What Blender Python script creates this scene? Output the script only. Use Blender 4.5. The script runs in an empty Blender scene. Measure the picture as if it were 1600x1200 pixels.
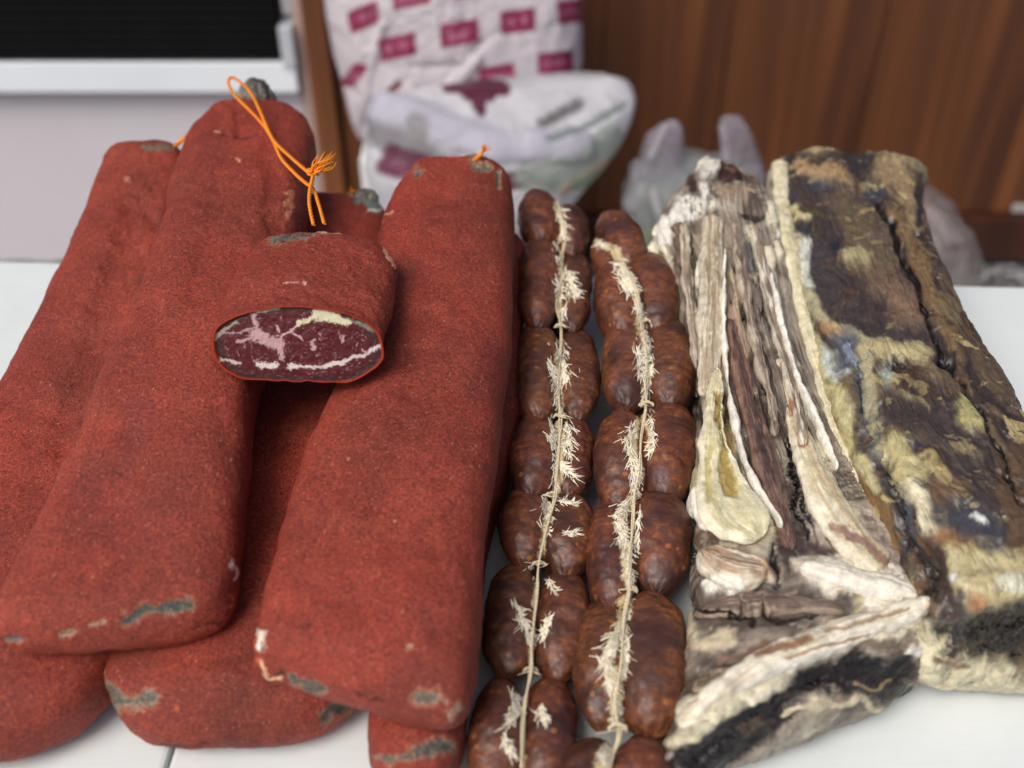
import bpy, math, random
import numpy as np
from mathutils import Vector, Matrix
from mathutils.bvhtree import BVHTree
SC = bpy.context.scene
COL = SC.collection
R = math.radians
random.seed(7)
RNG = np.random.RandomState(11)

# ------------------------------------------------------------------ camera, sky, sun, exposure
FPX, PITCH, CAMZ = 1668.0, R(40), 0.55          # focal length in photo pixels (1600 wide)
cd = bpy.data.cameras.new('camera'); cam = bpy.data.objects.new('camera', cd); COL.objects.link(cam)
cam.location = (0, 0, CAMZ); cam.rotation_euler = (R(90) - PITCH, 0, 0)
cd.sensor_width = 36; cd.lens = FPX / 1600 * 36; cd.clip_start = 0.02; cd.clip_end = 200
cd.dof.use_dof = True; cd.dof.focus_distance = 0.70; cd.dof.aperture_fstop = 3.6
SC.camera = cam
w = bpy.data.worlds.new("World"); SC.world = w; w.use_nodes = True
nt = w.node_tree; bg = nt.nodes['Background']
sky = nt.nodes.new('ShaderNodeTexSky'); sky.sky_type = 'NISHITA'; sky.sun_disc = False
SUN_EL, SUN_AZ = R(54), R(-138)                   # azimuth from +Y towards +X
sky.sun_elevation = SUN_EL; sky.sun_rotation = SUN_AZ
sky.air_density = 0.7; sky.dust_density = 5.0; sky.ozone_density = 1.0
nt.links.new(sky.outputs[0], bg.inputs[0]); bg.inputs[1].default_value = 0.10
sl = bpy.data.lights.new('sun', 'SUN'); so = bpy.data.objects.new('sun', sl); COL.objects.link(so)
sl.energy = 1.5; sl.angle = R(32); sl.color = (1.0, 0.99, 0.95)
sd = Vector((math.sin(SUN_AZ) * math.cos(SUN_EL), math.cos(SUN_AZ) * math.cos(SUN_EL), math.sin(SUN_EL)))
so.rotation_euler = sd.to_track_quat('Z', 'Y').to_euler()
SC.view_settings.view_transform = 'Standard'; SC.view_settings.look = 'None'
SC.view_settings.exposure = 0.32; SC.view_settings.gamma = 1.0

# ------------------------------------------------------------------ geometry helpers
CR = np.array([1., 0, 0]); CF = np.array([0, math.cos(PITCH), -math.sin(PITCH)]); CU = np.array([0, math.sin(PITCH), math.cos(PITCH)])
CAMP = np.array([0, 0, CAMZ])
def ray(px, py): return CR * (px - 800) / FPX - CU * (py - 600) / FPX + CF
def at(px, py, z):                                 # point of the level z seen at a pixel of the photograph
    d = ray(px, py); return CAMP + d * (z - CAMZ) / d[2]
def atY(px, py, Y):
    d = ray(px, py); return CAMP + d * Y / d[1]
def to_px(P):
    q = P - CAMP; dep = q @ CF
    return np.stack([800 + FPX * (q @ CR) / dep, 600 - FPX * (q @ CU) / dep], -1)
def lin(c):
    c = np.array(c, float) / 255
    return np.where(c <= 0.04045, c / 12.92, ((c + 0.055) / 1.055) ** 2.4)
TAB = RNG.rand(64, 64, 64).astype(np.float32)
def vnoise(p):                                     # smooth lattice noise in -1..1
    p = np.asarray(p, float); i = np.floor(p).astype(int); f = p - i; f = f * f * (3 - 2 * f); r = 0
    for a in (0, 1):
        wa = f[..., 0] if a else 1 - f[..., 0]
        for b in (0, 1):
            wb = f[..., 1] if b else 1 - f[..., 1]
            for c in (0, 1):
                wc = f[..., 2] if c else 1 - f[..., 2]
                r = r + wa * wb * wc * TAB[(i[..., 0] + a) & 63, (i[..., 1] + b) & 63, (i[..., 2] + c) & 63]
    return r * 2 - 1
def fbm(p, o=4, g=0.5):
    p = np.asarray(p, float); r = 0; a = 1; s = 0
    for k in range(o): r = r + a * vnoise(p * 2 ** k + 17.3 * k); s += a; a *= g
    return r / s * 1.6
def ridged(p, o=4):
    r = 0; a = 1; s = 0
    for k in range(o): r = r + a * (1 - np.abs(vnoise(p * 2 ** k + 9.1 * k)) * 2.2); s += a; a *= .55
    return r / s
def sstep(a, b, x):
    t = np.clip((x - a) / (b - a), 0, 1); return t * t * (3 - 2 * t)
def crom(A, t):                                    # Catmull-Rom through rows of A, t in 0..1
    A = np.asarray(A, float); n = len(A)
    x = np.clip(t, 0, 1) * (n - 1); i = np.minimum(x.astype(int), n - 2); f = (x - i)[:, None]
    g = lambda k: A[np.clip(k, 0, n - 1)]
    p0 = np.where((i == 0)[:, None], 2 * A[0] - A[1], g(i - 1)); p3 = np.where((i == n - 2)[:, None], 2 * A[-1] - A[-2], g(i + 2))
    p1, p2 = g(i), g(i + 1)
    return 0.5 * (2 * p1 + (p2 - p0) * f + (2 * p0 - 5 * p1 + 4 * p2 - p3) * f ** 2 + (3 * p1 - p0 - 3 * p2 + p3) * f ** 3)

def sweep(rows, nu, nv, ex=2.3, rf=0.03, rn=0.03, cf=0.03, cn=0.03, capn=True, capf=True, wy=False, topbias=0.0, wob=0.0):
    """rows of (left point, right point, half thickness) from one end to the other -> closed body as a grid of rings"""
    L = np.array([r[0] for r in rows]); Rr = np.array([r[1] for r in rows]); H = np.array([[r[2]] for r in rows])
    A = np.hstack([L, Rr, H]); tt = np.linspace(0, 1, 200); D = crom(A, tt)
    C = (D[:, :3] + D[:, 3:6]) / 2; s = np.r_[0, np.cumsum(np.linalg.norm(np.diff(C, axis=0), axis=1))]; S = s[-1]
    k = max(8, nv // 9)
    th = np.linspace(0, math.pi / 2, k)
    d0 = rf * (1 - np.cos(th)) if capf else np.linspace(0, rf, k)
    d1 = S - (rn * (1 - np.cos(th)) if capn else np.linspace(0, rn, k))
    ss = np.concatenate([d0[:-1], np.linspace(rf, S - rn, nv - 2 * k + 2), d1[::-1][1:]])
    t = np.interp(ss, s, tt); D = crom(A, t); L, Rr, H = D[:, :3], D[:, 3:6], D[:, 6]
    if wob: L = L + (Rr - L) * (wob * fbm(np.stack([ss * 9, ss * 0 + 3.3 + H * 50, ss * 0], -1), 3))[:, None]; Rr = Rr + (Rr - L) * (wob * fbm(np.stack([ss * 9, ss * 0 + 8.7, ss * 0 + 2 + H * 50], -1), 3))[:, None]
    C = (L + Rr) / 2; W = (Rr - L) / 2; hw = np.linalg.norm(W, axis=1)
    def prof(d, r, p=2.0): x = np.clip(1 - d / r, 0, 1); return (1 - x ** p) ** (1 / p)
    hf = np.ones(len(ss)); wf = np.ones(len(ss))
    if capf: hf *= prof(ss, rf); wf *= 1 - np.minimum(cf / hw, 1) * (1 - prof(ss, cf))
    if capn: hf *= prof(S - ss, rn); wf *= 1 - np.minimum(cn / hw, 1) * (1 - prof(S - ss, cn))
    sp = lambda v: np.sign(v) * np.abs(v) ** (2 / ex)
    pf = np.linspace(0, 2 * math.pi, 6001); asp = max(H.mean(), 1e-4) / hw.mean()
    cx_, cy_ = sp(np.cos(pf)), sp(np.sin(pf)) * asp; dl = np.hypot(np.diff(cx_), np.diff(cy_)); tb_ = topbias or .5
    wgt = np.where((pf[1:] + pf[:-1]) / 2 < math.pi, tb_, 1 - tb_); cu = np.r_[0, np.cumsum(dl * wgt)]
    ph = np.interp(np.linspace(0, cu[-1], nu, endpoint=False), cu, pf)
    c, q = sp(np.cos(ph)), sp(np.sin(ph))
    N = np.array([0, -1., 0]) if wy else np.array([0, 0, 1.])
    P = C[:, None] + (W * wf[:, None])[:, None] * c[None, :, None] + (H * hf)[:, None, None] * q[None, :, None] * N
    uv = np.stack(np.broadcast_arrays(ph[None, :] * 1.0, ss[:, None]), -1)
    return P, uv
def normals(P):
    du = np.roll(P, -1, 1) - np.roll(P, 1, 1); dv = np.gradient(P, axis=0)
    n = np.cross(dv, du); n /= np.linalg.norm(n, axis=2, keepdims=True) + 1e-12
    C = P.mean(1, keepdims=True)
    if np.median(((P - C) * n).sum(2)) < 0: n = -n
    return n
COVER = [None]
def paint(P, n, col, strokes, warp=3.0, wscale=0.02, sd=0.0, smooth=1, rag=1.0, extra=None, soft_min=0):
    """lay coloured, raised or sunken marks on the side of a body seen from the front"""
    px = to_px(P); face = ((CAMP - P) * n).sum(2) > -0.02
    q = np.concatenate([px * wscale, np.full(px.shape[:2] + (1,), sd)], -1)
    wx = px[..., 0] + warp * fbm(q, 3, .6) * 1.6; wy = px[..., 1] + warp * fbm(q + 31.7, 3, .6) * 1.6
    fine = fbm(q * 5 + 3.3, 3, .6) + .45 * fbm(q * 17 + 1.3, 2, .6)
    if extra is not None: fine = fine * .6 + extra
    dh = np.zeros(px.shape[:2]); COVER[0] = np.zeros(px.shape[:2])
    for st in strokes:
        pts, wd, c, h = st[:4]; soft = st[4] if len(st) > 4 else 0.35; mx = st[5] if len(st) > 5 else 1.0; soft = max(soft, soft_min)
        pts = [pts] if not isinstance(pts, list) else pts
        if len(pts) == 1: pts = pts * 2
        xs = [p[0] for p in pts]; ys = [p[1] for p in pts]; m = wd * 2 + warp * 3
        if h < -3: h = -3 + (h + 3) * .4
        M = face & (wx > min(xs) - m) & (wx < max(xs) + m) & (wy > min(ys) - m) & (wy < max(ys) + m)
        if not M.any(): continue
        X, Y, F = wx[M], wy[M], fine[M]; best = np.full(X.shape, 1e9)
        for a, b in zip(pts[:-1], pts[1:]):
            vx, vy = b[0] - a[0], b[1] - a[1]; l2 = vx * vx + vy * vy + 1e-9
            t = np.clip(((X - a[0]) * vx + (Y - a[1]) * vy) / l2, 0, 1)
            best = np.minimum(best, np.hypot(X - a[0] - t * vx, Y - a[1] - t * vy))
        k = sstep(wd * (1 + soft), wd * (1 - soft), best + F * rag * (wd * .38 + .8))
        k2 = k * mx
        if c is not None: col[M] = col[M] * (1 - k2[:, None]) + lin(c) * k2[:, None]
        dh[M] += h * 0.001 * k; COVER[0][M] = np.maximum(COVER[0][M], k2)
    for _ in range(smooth):
        dh[1:-1] = (dh[2:] + dh[:-2] + 2 * dh[1:-1]) / 4; dh = (np.roll(dh, 1, 1) + np.roll(dh, -1, 1) + 2 * dh) / 4
    return dh
def mesh_obj(name, P, mat, parent=None, col=None, loc=None, closed=True, base=None, attr2=None, alpha=None):
    nv, nu = P.shape[:2]; me = bpy.data.meshes.new(name)
    V = P.reshape(-1, 3)
    if base is None: base = np.array([V[:, 0].mean(), V[:, 1].mean(), V[:, 2].min()])
    j = np.arange(nu if closed else nu - 1); i = np.arange(nv - 1)
    I, J = np.meshgrid(i, j, indexing='ij'); J2 = (J + 1) % nu
    F = np.stack([I * nu + J, I * nu + J2, (I + 1) * nu + J2, (I + 1) * nu + J], -1).reshape(-1, 4)
    # outward winding
    a, b, c = V[F[:, 0]], V[F[:, 1]], V[F[:, 3]]; nn = np.cross(b - a, c - a); ctr = P.mean(1)
    if closed and (((a - ctr[F[:, 0] // nu]) * nn).sum() < 0): F = F[:, ::-1]
    if not closed and ((nn * (CAMP - a)).sum() < 0): F = F[:, ::-1]
    me.vertices.add(len(V)); me.vertices.foreach_set('co', (V - base).astype(np.float32).ravel())
    me.loops.add(F.size); me.loops.foreach_set('vertex_index', F.astype(np.int32).ravel())
    me.polygons.add(len(F)); me.polygons.foreach_set('loop_start', np.arange(0, F.size, 4, dtype=np.int32))
    me.polygons.foreach_set('use_smooth', np.ones(len(F), bool))
    if col is not None:
        at_ = me.attributes.new('Col', 'FLOAT_COLOR', 'POINT')
        at_.data.foreach_set('color', np.concatenate([col.reshape(-1, 3), np.ones((len(V), 1)) if alpha is None else alpha.reshape(-1, 1)], 1).astype(np.float32).ravel())
    if attr2 is not None:
        at_ = me.attributes.new('loc', 'FLOAT_VECTOR', 'POINT'); at_.data.foreach_set('vector', attr2.reshape(-1, 3).astype(np.float32).ravel())
    me.update(calc_edges=True); me.validate()
    o = bpy.data.objects.new(name, me); COL.objects.link(o)
    if mat: me.materials.append(mat)
    place(o, base, parent); return o
def place(o, base, parent):
    base = Vector(base)
    if parent is not None: o.parent = parent; o.location = base - Vector(parent['_w'])
    else: o.location = base
    o['_w'] = tuple(base)
def raw_obj(name, V, F, mat, parent=None, base=None, smooth=True):
    V = np.asarray(V, float)
    if base is None: base = np.array([V[:, 0].mean(), V[:, 1].mean(), V[:, 2].min()])
    me = bpy.data.meshes.new(name); me.from_pydata((V - base).tolist(), [], F)
    if smooth: me.polygons.foreach_set('use_smooth', np.ones(len(F), bool))
    me.update(); o = bpy.data.objects.new(name, me); COL.objects.link(o); me.materials.append(mat)
    place(o, base, parent); return o
def box(name, lo, hi, mat, parent=None, bev=0.002):
    lo, hi = np.array(lo, float), np.array(hi, float); c = (lo + hi) / 2; c[2] = lo[2]
    import bmesh
    bm = bmesh.new(); bmesh.ops.create_cube(bm, size=1)
    for v in bm.verts: v.co = Vector([lo[k] + (v.co[k] + .5) * (hi[k] - lo[k]) - c[k] for k in range(3)])
    if bev: bmesh.ops.bevel(bm, geom=list(bm.edges), offset=min(bev, min(hi - lo) * .4), segments=2, affect='EDGES', profile=.6)
    me = bpy.data.meshes.new(name); bm.to_mesh(me); bm.free(); me.materials.append(mat)
    o = bpy.data.objects.new(name, me); COL.objects.link(o); place(o, c, parent); return o
def thing(name, loc, label, cat, group=None):
    o = bpy.data.objects.new(name, None); o.empty_display_size = .03; COL.objects.link(o); place(o, loc, None); return tag(o, label, cat, group)
def tag(o, label=None, cat=None, group=None, kind=None):
    for k, v in (('label', label), ('category', cat), ('group', group), ('kind', kind)):
        if v: o[k] = v
    return o
def tube_geo(pts, r, n=8, V=None, F=None, taper=False):
    V = [] if V is None else V; F = [] if F is None else F
    pts = np.asarray(pts, float); T = np.gradient(pts, axis=0); T /= np.linalg.norm(T, axis=1, keepdims=True) + 1e-12
    up = np.array([.13, .2, .97]); b0 = len(V)
    for i, (p, t) in enumerate(zip(pts, T)):
        a = np.cross(t, up); a /= np.linalg.norm(a) + 1e-9; b = np.cross(t, a)
        rr = r * (1 - (i / (len(pts) - 1)) ** 2 * .8) if taper else r
        for k in range(n):
            an = 2 * math.pi * k / n; V.append(p + (a * math.cos(an) + b * math.sin(an)) * rr)
    for i in range(len(pts) - 1):
        for k in range(n):
            F.append((b0 + i * n + k, b0 + i * n + (k + 1) % n, b0 + (i + 1) * n + (k + 1) % n, b0 + (i + 1) * n + k))
    F.append(tuple(b0 + k for k in range(n))[::-1]); F.append(tuple(b0 + (len(pts) - 1) * n + k for k in range(n)))
    return V, F
def twist_geo(ctrl, r, step=0.0006, pitch=0.006, strands=2, V=None, F=None):
    ctrl = np.asarray(ctrl, float); D = crom(ctrl, np.linspace(0, 1, 400))
    s = np.r_[0, np.cumsum(np.linalg.norm(np.diff(D, axis=0), axis=1))]; n = max(6, int(s[-1] / step))
    q = np.linspace(0, s[-1], n); Pn = np.stack([np.interp(q, s, D[:, k]) for k in range(3)], 1)
    T = np.gradient(Pn, axis=0); T /= np.linalg.norm(T, axis=1, keepdims=True)
    a = np.cross(T, [0.1, .2, .95]); a /= np.linalg.norm(a, axis=1, keepdims=True); b = np.cross(T, a)
    V = [] if V is None else V; F = [] if F is None else F
    for k in range(strands):
        an = 2 * math.pi * (q / pitch + k / strands)
        off = (a * np.cos(an)[:, None] + b * np.sin(an)[:, None]) * r * .5
        tube_geo(Pn + off, r * .58, 6, V, F)
    return V, F

# ------------------------------------------------------------------ material helpers
def new_mat(name):
    m = bpy.data.materials.new(name); m.use_nodes = True; n = m.node_tree.nodes; return m, m.node_tree, n['Principled BSDF']
def node(t, kind, **kw):
    n = t.nodes.new(kind)
    for k, v in kw.items():
        if hasattr(n, k): setattr(n, k, v)
        else: n.inputs[k].default_value = v
    return n
def mixc(t, fac, a, b, mode='MIX'):
    m = t.nodes.new('ShaderNodeMix'); m.data_type = 'RGBA'; m.blend_type = mode
    for s, v in ((m.inputs[0], fac), (m.inputs[6], a), (m.inputs[7], b)):
        if isinstance(v, bpy.types.NodeSocket): t.links.new(v, s)
        elif v is not None: s.default_value = v if not isinstance(v, tuple) else (*v, 1)[:4]
    return m.outputs[2]
def ramp(t, src, stops):
    r = t.nodes.new('ShaderNodeValToRGB'); t.links.new(src, r.inputs[0]); e = r.color_ramp.elements
    while len(e) < len(stops): e.new(.5)
    for k, (p, c) in enumerate(stops): e[k].position = p; e[k].color = (*c, 1) if len(c) == 3 else c
    return r.outputs[0]
def bump(t, h, dist, strength=1.0, prev=None):
    b = t.nodes.new('ShaderNodeBump'); b.inputs['Strength'].default_value = strength; b.inputs['Distance'].default_value = dist
    t.links.new(h, b.inputs['Height'])
    if prev: t.links.new(prev, b.inputs['Normal'])
    return b.outputs[0]
def L3(r, g, b): return tuple(float(x) for x in lin((r, g, b)))
def noise_node(t, vec, scale, detail=3, rough=.55, dist=0.0):
    n = node(t, 'ShaderNodeTexNoise'); n.inputs['Scale'].default_value = scale; n.inputs['Detail'].default_value = detail
    n.inputs['Roughness'].default_value = rough; n.inputs['Distortion'].default_value = dist
    if vec is not None: t.links.new(vec, n.inputs['Vector'])
    return n.outputs[0]
def objco(t): return t.nodes.new('ShaderNodeTexCoord').outputs['Object']
def mapv(t, v, sc): 
    m = t.nodes.new('ShaderNodeMapping'); m.inputs['Scale'].default_value = sc; t.links.new(v, m.inputs[0]); return m.outputs[0]

def mat_crust():
    m, t, b = new_mat('paprika_crust'); oc = objco(t)
    at_ = node(t, 'ShaderNodeAttribute', attribute_name='Col').outputs[0]
    g = noise_node(t, oc, 620, 4, .75); g2 = noise_node(t, oc, 260, 3, .65)
    c = mixc(t, 1.0, at_, ramp(t, g, [(.36, (.5, .45, .42)), (.5, (1, 1, 1)), (.66, (1.6, 1.9, 1.9))]), 'MULTIPLY')
    c = mixc(t, .6, c, ramp(t, g2, [(.3, (.72, .7, .7)), (.55, (1, 1, 1)), (.8, (1.2, 1.2, 1.2))]), 'MULTIPLY')
    vo = node(t, 'ShaderNodeTexVoronoi'); vo.inputs['Scale'].default_value = 620; t.links.new(oc, vo.inputs['Vector'])
    rnd = t.nodes.new('ShaderNodeSeparateColor'); t.links.new(vo.outputs['Color'], rnd.inputs[0])
    lt = node(t, 'ShaderNodeMath', operation='LESS_THAN'); t.links.new(vo.outputs['Distance'], lt.inputs[0]); lt.inputs[1].default_value = .22
    gt = node(t, 'ShaderNodeMath', operation='GREATER_THAN'); t.links.new(rnd.outputs[0], gt.inputs[0]); gt.inputs[1].default_value = .90
    mu = node(t, 'ShaderNodeMath', operation='MULTIPLY'); t.links.new(lt.outputs[0], mu.inputs[0]); t.links.new(gt.outputs[0], mu.inputs[1])
    mu2 = node(t, 'ShaderNodeMath', operation='MULTIPLY'); t.links.new(mu.outputs[0], mu2.inputs[0]); mu2.inputs[1].default_value = .8
    c = mixc(t, mu2.outputs[0], c, L3(215, 140, 110))
    t.links.new(c, b.inputs['Base Color']); b.inputs['Roughness'].default_value = .62; b.inputs['Specular IOR Level'].default_value = .42
    n1 = bump(t, g, .0009, 1.0); n2 = bump(t, g2, .0010, .8, n1); n3 = bump(t, noise_node(t, oc, 90, 3), .0008, .35, n2)
    t.links.new(n3, b.inputs['Normal']); return m
def mat_organic(name, rough=.5, fine=600, mid=160, amp=1.0, spec=.5, sss=0.0, lo=.62, hi=1.25):
    m, t, b = new_mat(name); oc = objco(t)
    at_ = node(t, 'ShaderNodeAttribute', attribute_name='Col').outputs[0]
    g = noise_node(t, oc, fine, 4, .65); g2 = noise_node(t, oc, mid, 5, .65, .6)
    c = mixc(t, 1.0, at_, ramp(t, g2, [(.25, (lo,) * 3), (.5, (1, 1, 1)), (.75, (hi,) * 3)]), 'MULTIPLY')
    c = mixc(t, .7, c, ramp(t, g, [(.3, (.75,) * 3), (.7, (1.2,) * 3)]), 'MULTIPLY')
    t.links.new(c, b.inputs['Base Color'])
    t.links.new(ramp(t, g2, [(.3, (rough + .15,) * 3), (.7, (rough - .12,) * 3)]), b.inputs['Roughness']); b.inputs['Specular IOR Level'].default_value = spec
    if sss: b.inputs['Subsurface Weight'].default_value = sss; b.inputs['Subsurface Radius'].default_value = (.004, .002, .001); b.inputs['Subsurface Scale'].default_value = 1
    n1 = bump(t, g, .0004 * amp, .8); n2 = bump(t, g2, .0014 * amp, .8, n1); t.links.new(n2, b.inputs['Normal']); return m
def mat_sausage():
    m, t, b = new_mat('sausage_casing')
    lo = node(t, 'ShaderNodeAttribute', attribute_name='loc').outputs[1]
    fat = noise_node(t, mapv(t, lo, (190, 230, 190)), 1.0, 5, .75, .2)
    band = noise_node(t, mapv(t, lo, (60, 420, 60)), 1.0, 4, .6, .5)
    big = noise_node(t, mapv(t, lo, (28, 40, 28)), 1.0, 2, .5)
    c = ramp(t, fat, [(.28, L3(62, 37, 30)), (.45, L3(100, 57, 40)), (.58, L3(128, 73, 44)), (.74, L3(172, 116, 72))])
    c = mixc(t, 1.0, c, ramp(t, band, [(.3, (.8, .78, .8)), (.6, (1.04, 1.04, 1.04))]), 'MULTIPLY')
    c = mixc(t, ramp(t, big, [(.44, (0, 0, 0)), (.66, (.8,) * 3)]), c, L3(52, 32, 32))
    vo = node(t, 'ShaderNodeTexVoronoi'); vo.inputs['Scale'].default_value = 150; t.links.new(lo, vo.inputs['Vector'])
    sc_ = t.nodes.new('ShaderNodeSeparateColor'); t.links.new(vo.outputs['Color'], sc_.inputs[0])
    lt = node(t, 'ShaderNodeMath', operation='LESS_THAN'); t.links.new(vo.outputs['Distance'], lt.inputs[0]); lt.inputs[1].default_value = .25
    gt = node(t, 'ShaderNodeMath', operation='GREATER_THAN'); t.links.new(sc_.outputs[1], gt.inputs[0]); gt.inputs[1].default_value = .90
    mu = node(t, 'ShaderNodeMath', operation='MULTIPLY'); t.links.new(lt.outputs[0], mu.inputs[0]); t.links.new(gt.outputs[0], mu.inputs[1])
    mu2 = node(t, 'ShaderNodeMath', operation='MULTIPLY'); t.links.new(mu.outputs[0], mu2.inputs[0]); mu2.inputs[1].default_value = .6
    c = mixc(t, mu2.outputs[0], c, L3(170, 105, 50))
    at_ = node(t, 'ShaderNodeAttribute', attribute_name='Col').outputs[0]
    c = mixc(t, 1.0, c, at_, 'MULTIPLY'); an_ = t.nodes.new('ShaderNodeAttribute'); an_.attribute_name = 'Col'
    c = mixc(t, an_.outputs[3], c, L3(204, 186, 142))
    t.links.new(c, b.inputs['Base Color'])
    t.links.new(ramp(t, fat, [(.3, (.5,) * 3), (.7, (.34,) * 3)]), b.inputs['Roughness']); b.inputs['Specular IOR Level'].default_value = .5
    n1 = bump(t, band, .0003, .5); n2 = bump(t, fat, .0005, .6, n1); n3 = bump(t, noise_node(t, lo, 900, 2), .0003, .6, n2)
    t.links.new(n3, b.inputs['Normal']); return m
def mat_simple(name, c, rough=.6, var=.12, scale=60, bmp=.0005, spec=.5, metal=0, sss=0, transl=0, alpha=1):
    m, t, b = new_mat(name); oc = objco(t); g = noise_node(t, oc, scale, 4, .6)
    v = ramp(t, g, [(.25, tuple(x * (1 - var) for x in c)), (.75, tuple(x * (1 + var) for x in c))])
    t.links.new(v, b.inputs['Base Color']); b.inputs['Roughness'].default_value = rough; b.inputs['Specular IOR Level'].default_value = spec; b.inputs['Metallic'].default_value = metal
    if bmp: t.links.new(bump(t, g, bmp, .8), b.inputs['Normal'])
    if alpha < 1: b.inputs['Alpha'].default_value = alpha
    return m
def mat_bag(name, alpha=1.0, transl=.35, rough=.3):
    m, t, b = new_mat(name); oc = objco(t)
    at_ = node(t, 'ShaderNodeAttribute', attribute_name='Col').outputs[0]
    t.links.new(at_, b.inputs['Base Color']); b.inputs['Roughness'].default_value = rough; b.inputs['Alpha'].default_value = alpha
    n1 = bump(t, noise_node(t, oc, 14, 5, .6, 2.5), .02, .7); t.links.new(n1, b.inputs['Normal'])
    tr = t.nodes.new('ShaderNodeBsdfTranslucent'); t.links.new(at_, tr.inputs[0]); mx = t.nodes.new('ShaderNodeMixShader'); mx.inputs[0].default_value = transl * (alpha)
    out = t.nodes['Material Output']; t.links.new(b.outputs[0], mx.inputs[1]); t.links.new(tr.outputs[0], mx.inputs[2]); t.links.new(mx.outputs[0], out.inputs[0]); return m
def mat_wood(name, c0, c1, c2, sx=7.0, rough=.45):
    m, t, b = new_mat(name); oc = objco(t)
    g = noise_node(t, mapv(t, oc, (sx, sx, .35)), 1.0, 3, .55, .4); f = noise_node(t, mapv(t, oc, (120, 120, 2.2)), 1.0, 4, .6, .3)
    c = ramp(t, g, [(.38, c0), (.5, c1), (.62, c2)]); c = mixc(t, 1.0, c, ramp(t, f, [(.3, (.75,) * 3), (.7, (1.15,) * 3)]), 'MULTIPLY')
    t.links.new(c, b.inputs['Base Color']); b.inputs['Roughness'].default_value = rough; t.links.new(bump(t, f, .0006, .5), b.inputs['Normal']); return m
def mat_granite():
    m, t, b = new_mat('granite'); oc = objco(t); vo = node(t, 'ShaderNodeTexVoronoi'); vo.inputs['Scale'].default_value = 110; t.links.new(oc, vo.inputs['Vector'])
    s_ = t.nodes.new('ShaderNodeSeparateColor'); t.links.new(vo.outputs['Color'], s_.inputs[0])
    c = ramp(t, s_.outputs[0], [(.25, L3(45, 45, 48)), (.6, L3(105, 103, 105)), (.9, L3(170, 168, 168))])
    t.links.new(c, b.inputs['Base Color']); b.inputs['Roughness'].default_value = .4; return m
def mat_table():
    m, t, b = new_mat('white_laminate'); oc = objco(t); g = noise_node(t, oc, 9, 4, .6); g2 = noise_node(t, mapv(t, oc, (30, 240, 30)), 1.0, 3, .6)
    c = ramp(t, g, [(.3, (.68, .73, .715)), (.7, (.745, .785, .765))]); c = mixc(t, .5, c, ramp(t, g2, [(.3, (.95,) * 3), (.7, (1.02,) * 3)]), 'MULTIPLY')
    t.links.new(c, b.inputs['Base Color']); t.links.new(ramp(t, g, [(.3, (.26,) * 3), (.7, (.38,) * 3)]), b.inputs['Roughness'])
    t.links.new(bump(t, g2, .0002, .4), b.inputs['Normal']); return m
M_CRUST = mat_crust(); M_SAUS = mat_sausage(); M_TABLE = mat_table()
M_RIB = mat_organic('dried_fat_and_muscle', .46, 700, 220, .25, .45, lo=.82, hi=1.12)
M_SLAB = mat_organic('cured_slab_rind', .38, 650, 190, .35, .5, lo=.75, hi=1.18)
M_CUT = mat_organic('cut_meat', .45, 1500, 500, .05, .18, lo=.85, hi=1.12)
M_ORANGE = mat_simple('orange_twine', L3(236, 138, 22), .7, .25, 900, .0004)
M_TWINE = mat_simple('natural_twine', L3(220, 204, 168), .75, .25, 900, .0004)
M_SHRED = mat_simple('dried_casing_shreds', L3(234, 225, 202), .6, .25, 400, .0006)

# ------------------------------------------------------------------ the setting
EL, ER = at(0, 408, 0), at(1480, 445, 0)           # far edge of the table
ed = (ER - EL) / np.linalg.norm(ER - EL); en = np.array([-ed[1], ed[0], 0])
ang = math.atan2(ed[1], ed[0])
def oriented_box(name, u0, u1, v0, v1, z0, z1, mat, parent):   # u along the edge, v away from it towards the viewer
    c = EL + ed * (u0 + u1) / 2 - en * (v0 + v1) / 2
    o = box(name, (-(u1 - u0) / 2, -(v1 - v0) / 2, 0), ((u1 - u0) / 2, (v1 - v0) / 2, z1 - z0), mat, None, .003)
    o.rotation_euler.z = ang; place(o, (c[0], c[1], z0), parent); return o
seam = at(262, 1190, 0); su = float((seam - EL) @ ed)
tb = thing('market_table', (EL[0] + .6, EL[1] - .4, -.75), 'white laminate market table under all the cured meat, thin joint at lower left', 'table')
oriented_box('table_panel', -.75, su - .0012, 0, .95, -.03, 0, M_TABLE, tb)
oriented_box('table_panel', su + .0012, 1.75, 0, .95, -.03, 0, M_TABLE, tb)
M_STEEL = mat_simple('grey_steel', (.4, .4, .41), .4, .1, 40, 0, metal=.7)
oriented_box('support_rail', -.70, 1.70, .05, .09, -.07, -.031, M_STEEL, tb); oriented_box('support_rail', -.70, 1.70, .86, .90, -.07, -.031, M_STEEL, tb)
for u in (-.7, 1.66):
    for v in (.05, .86): oriented_box('leg', u, u + .04, v, v + .04, -.75, -.071, M_STEEL, tb)
M_GR = mat_granite()
box_g = box('pavement', (-14, -10, -.80), (14, 14, -.75), mat_simple('pavement_concrete', (.28, .27, .26), .8, .2, 6, .001), None, 0); tag(box_g, kind='structure')
YW = 1.75
ZS = atY(1500, 408, YW)[2]
st = box('step', (-3, 1.05, -.75), (4, YW + .3, ZS), M_GR, None, .006); tag(st, kind='structure')
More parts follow.
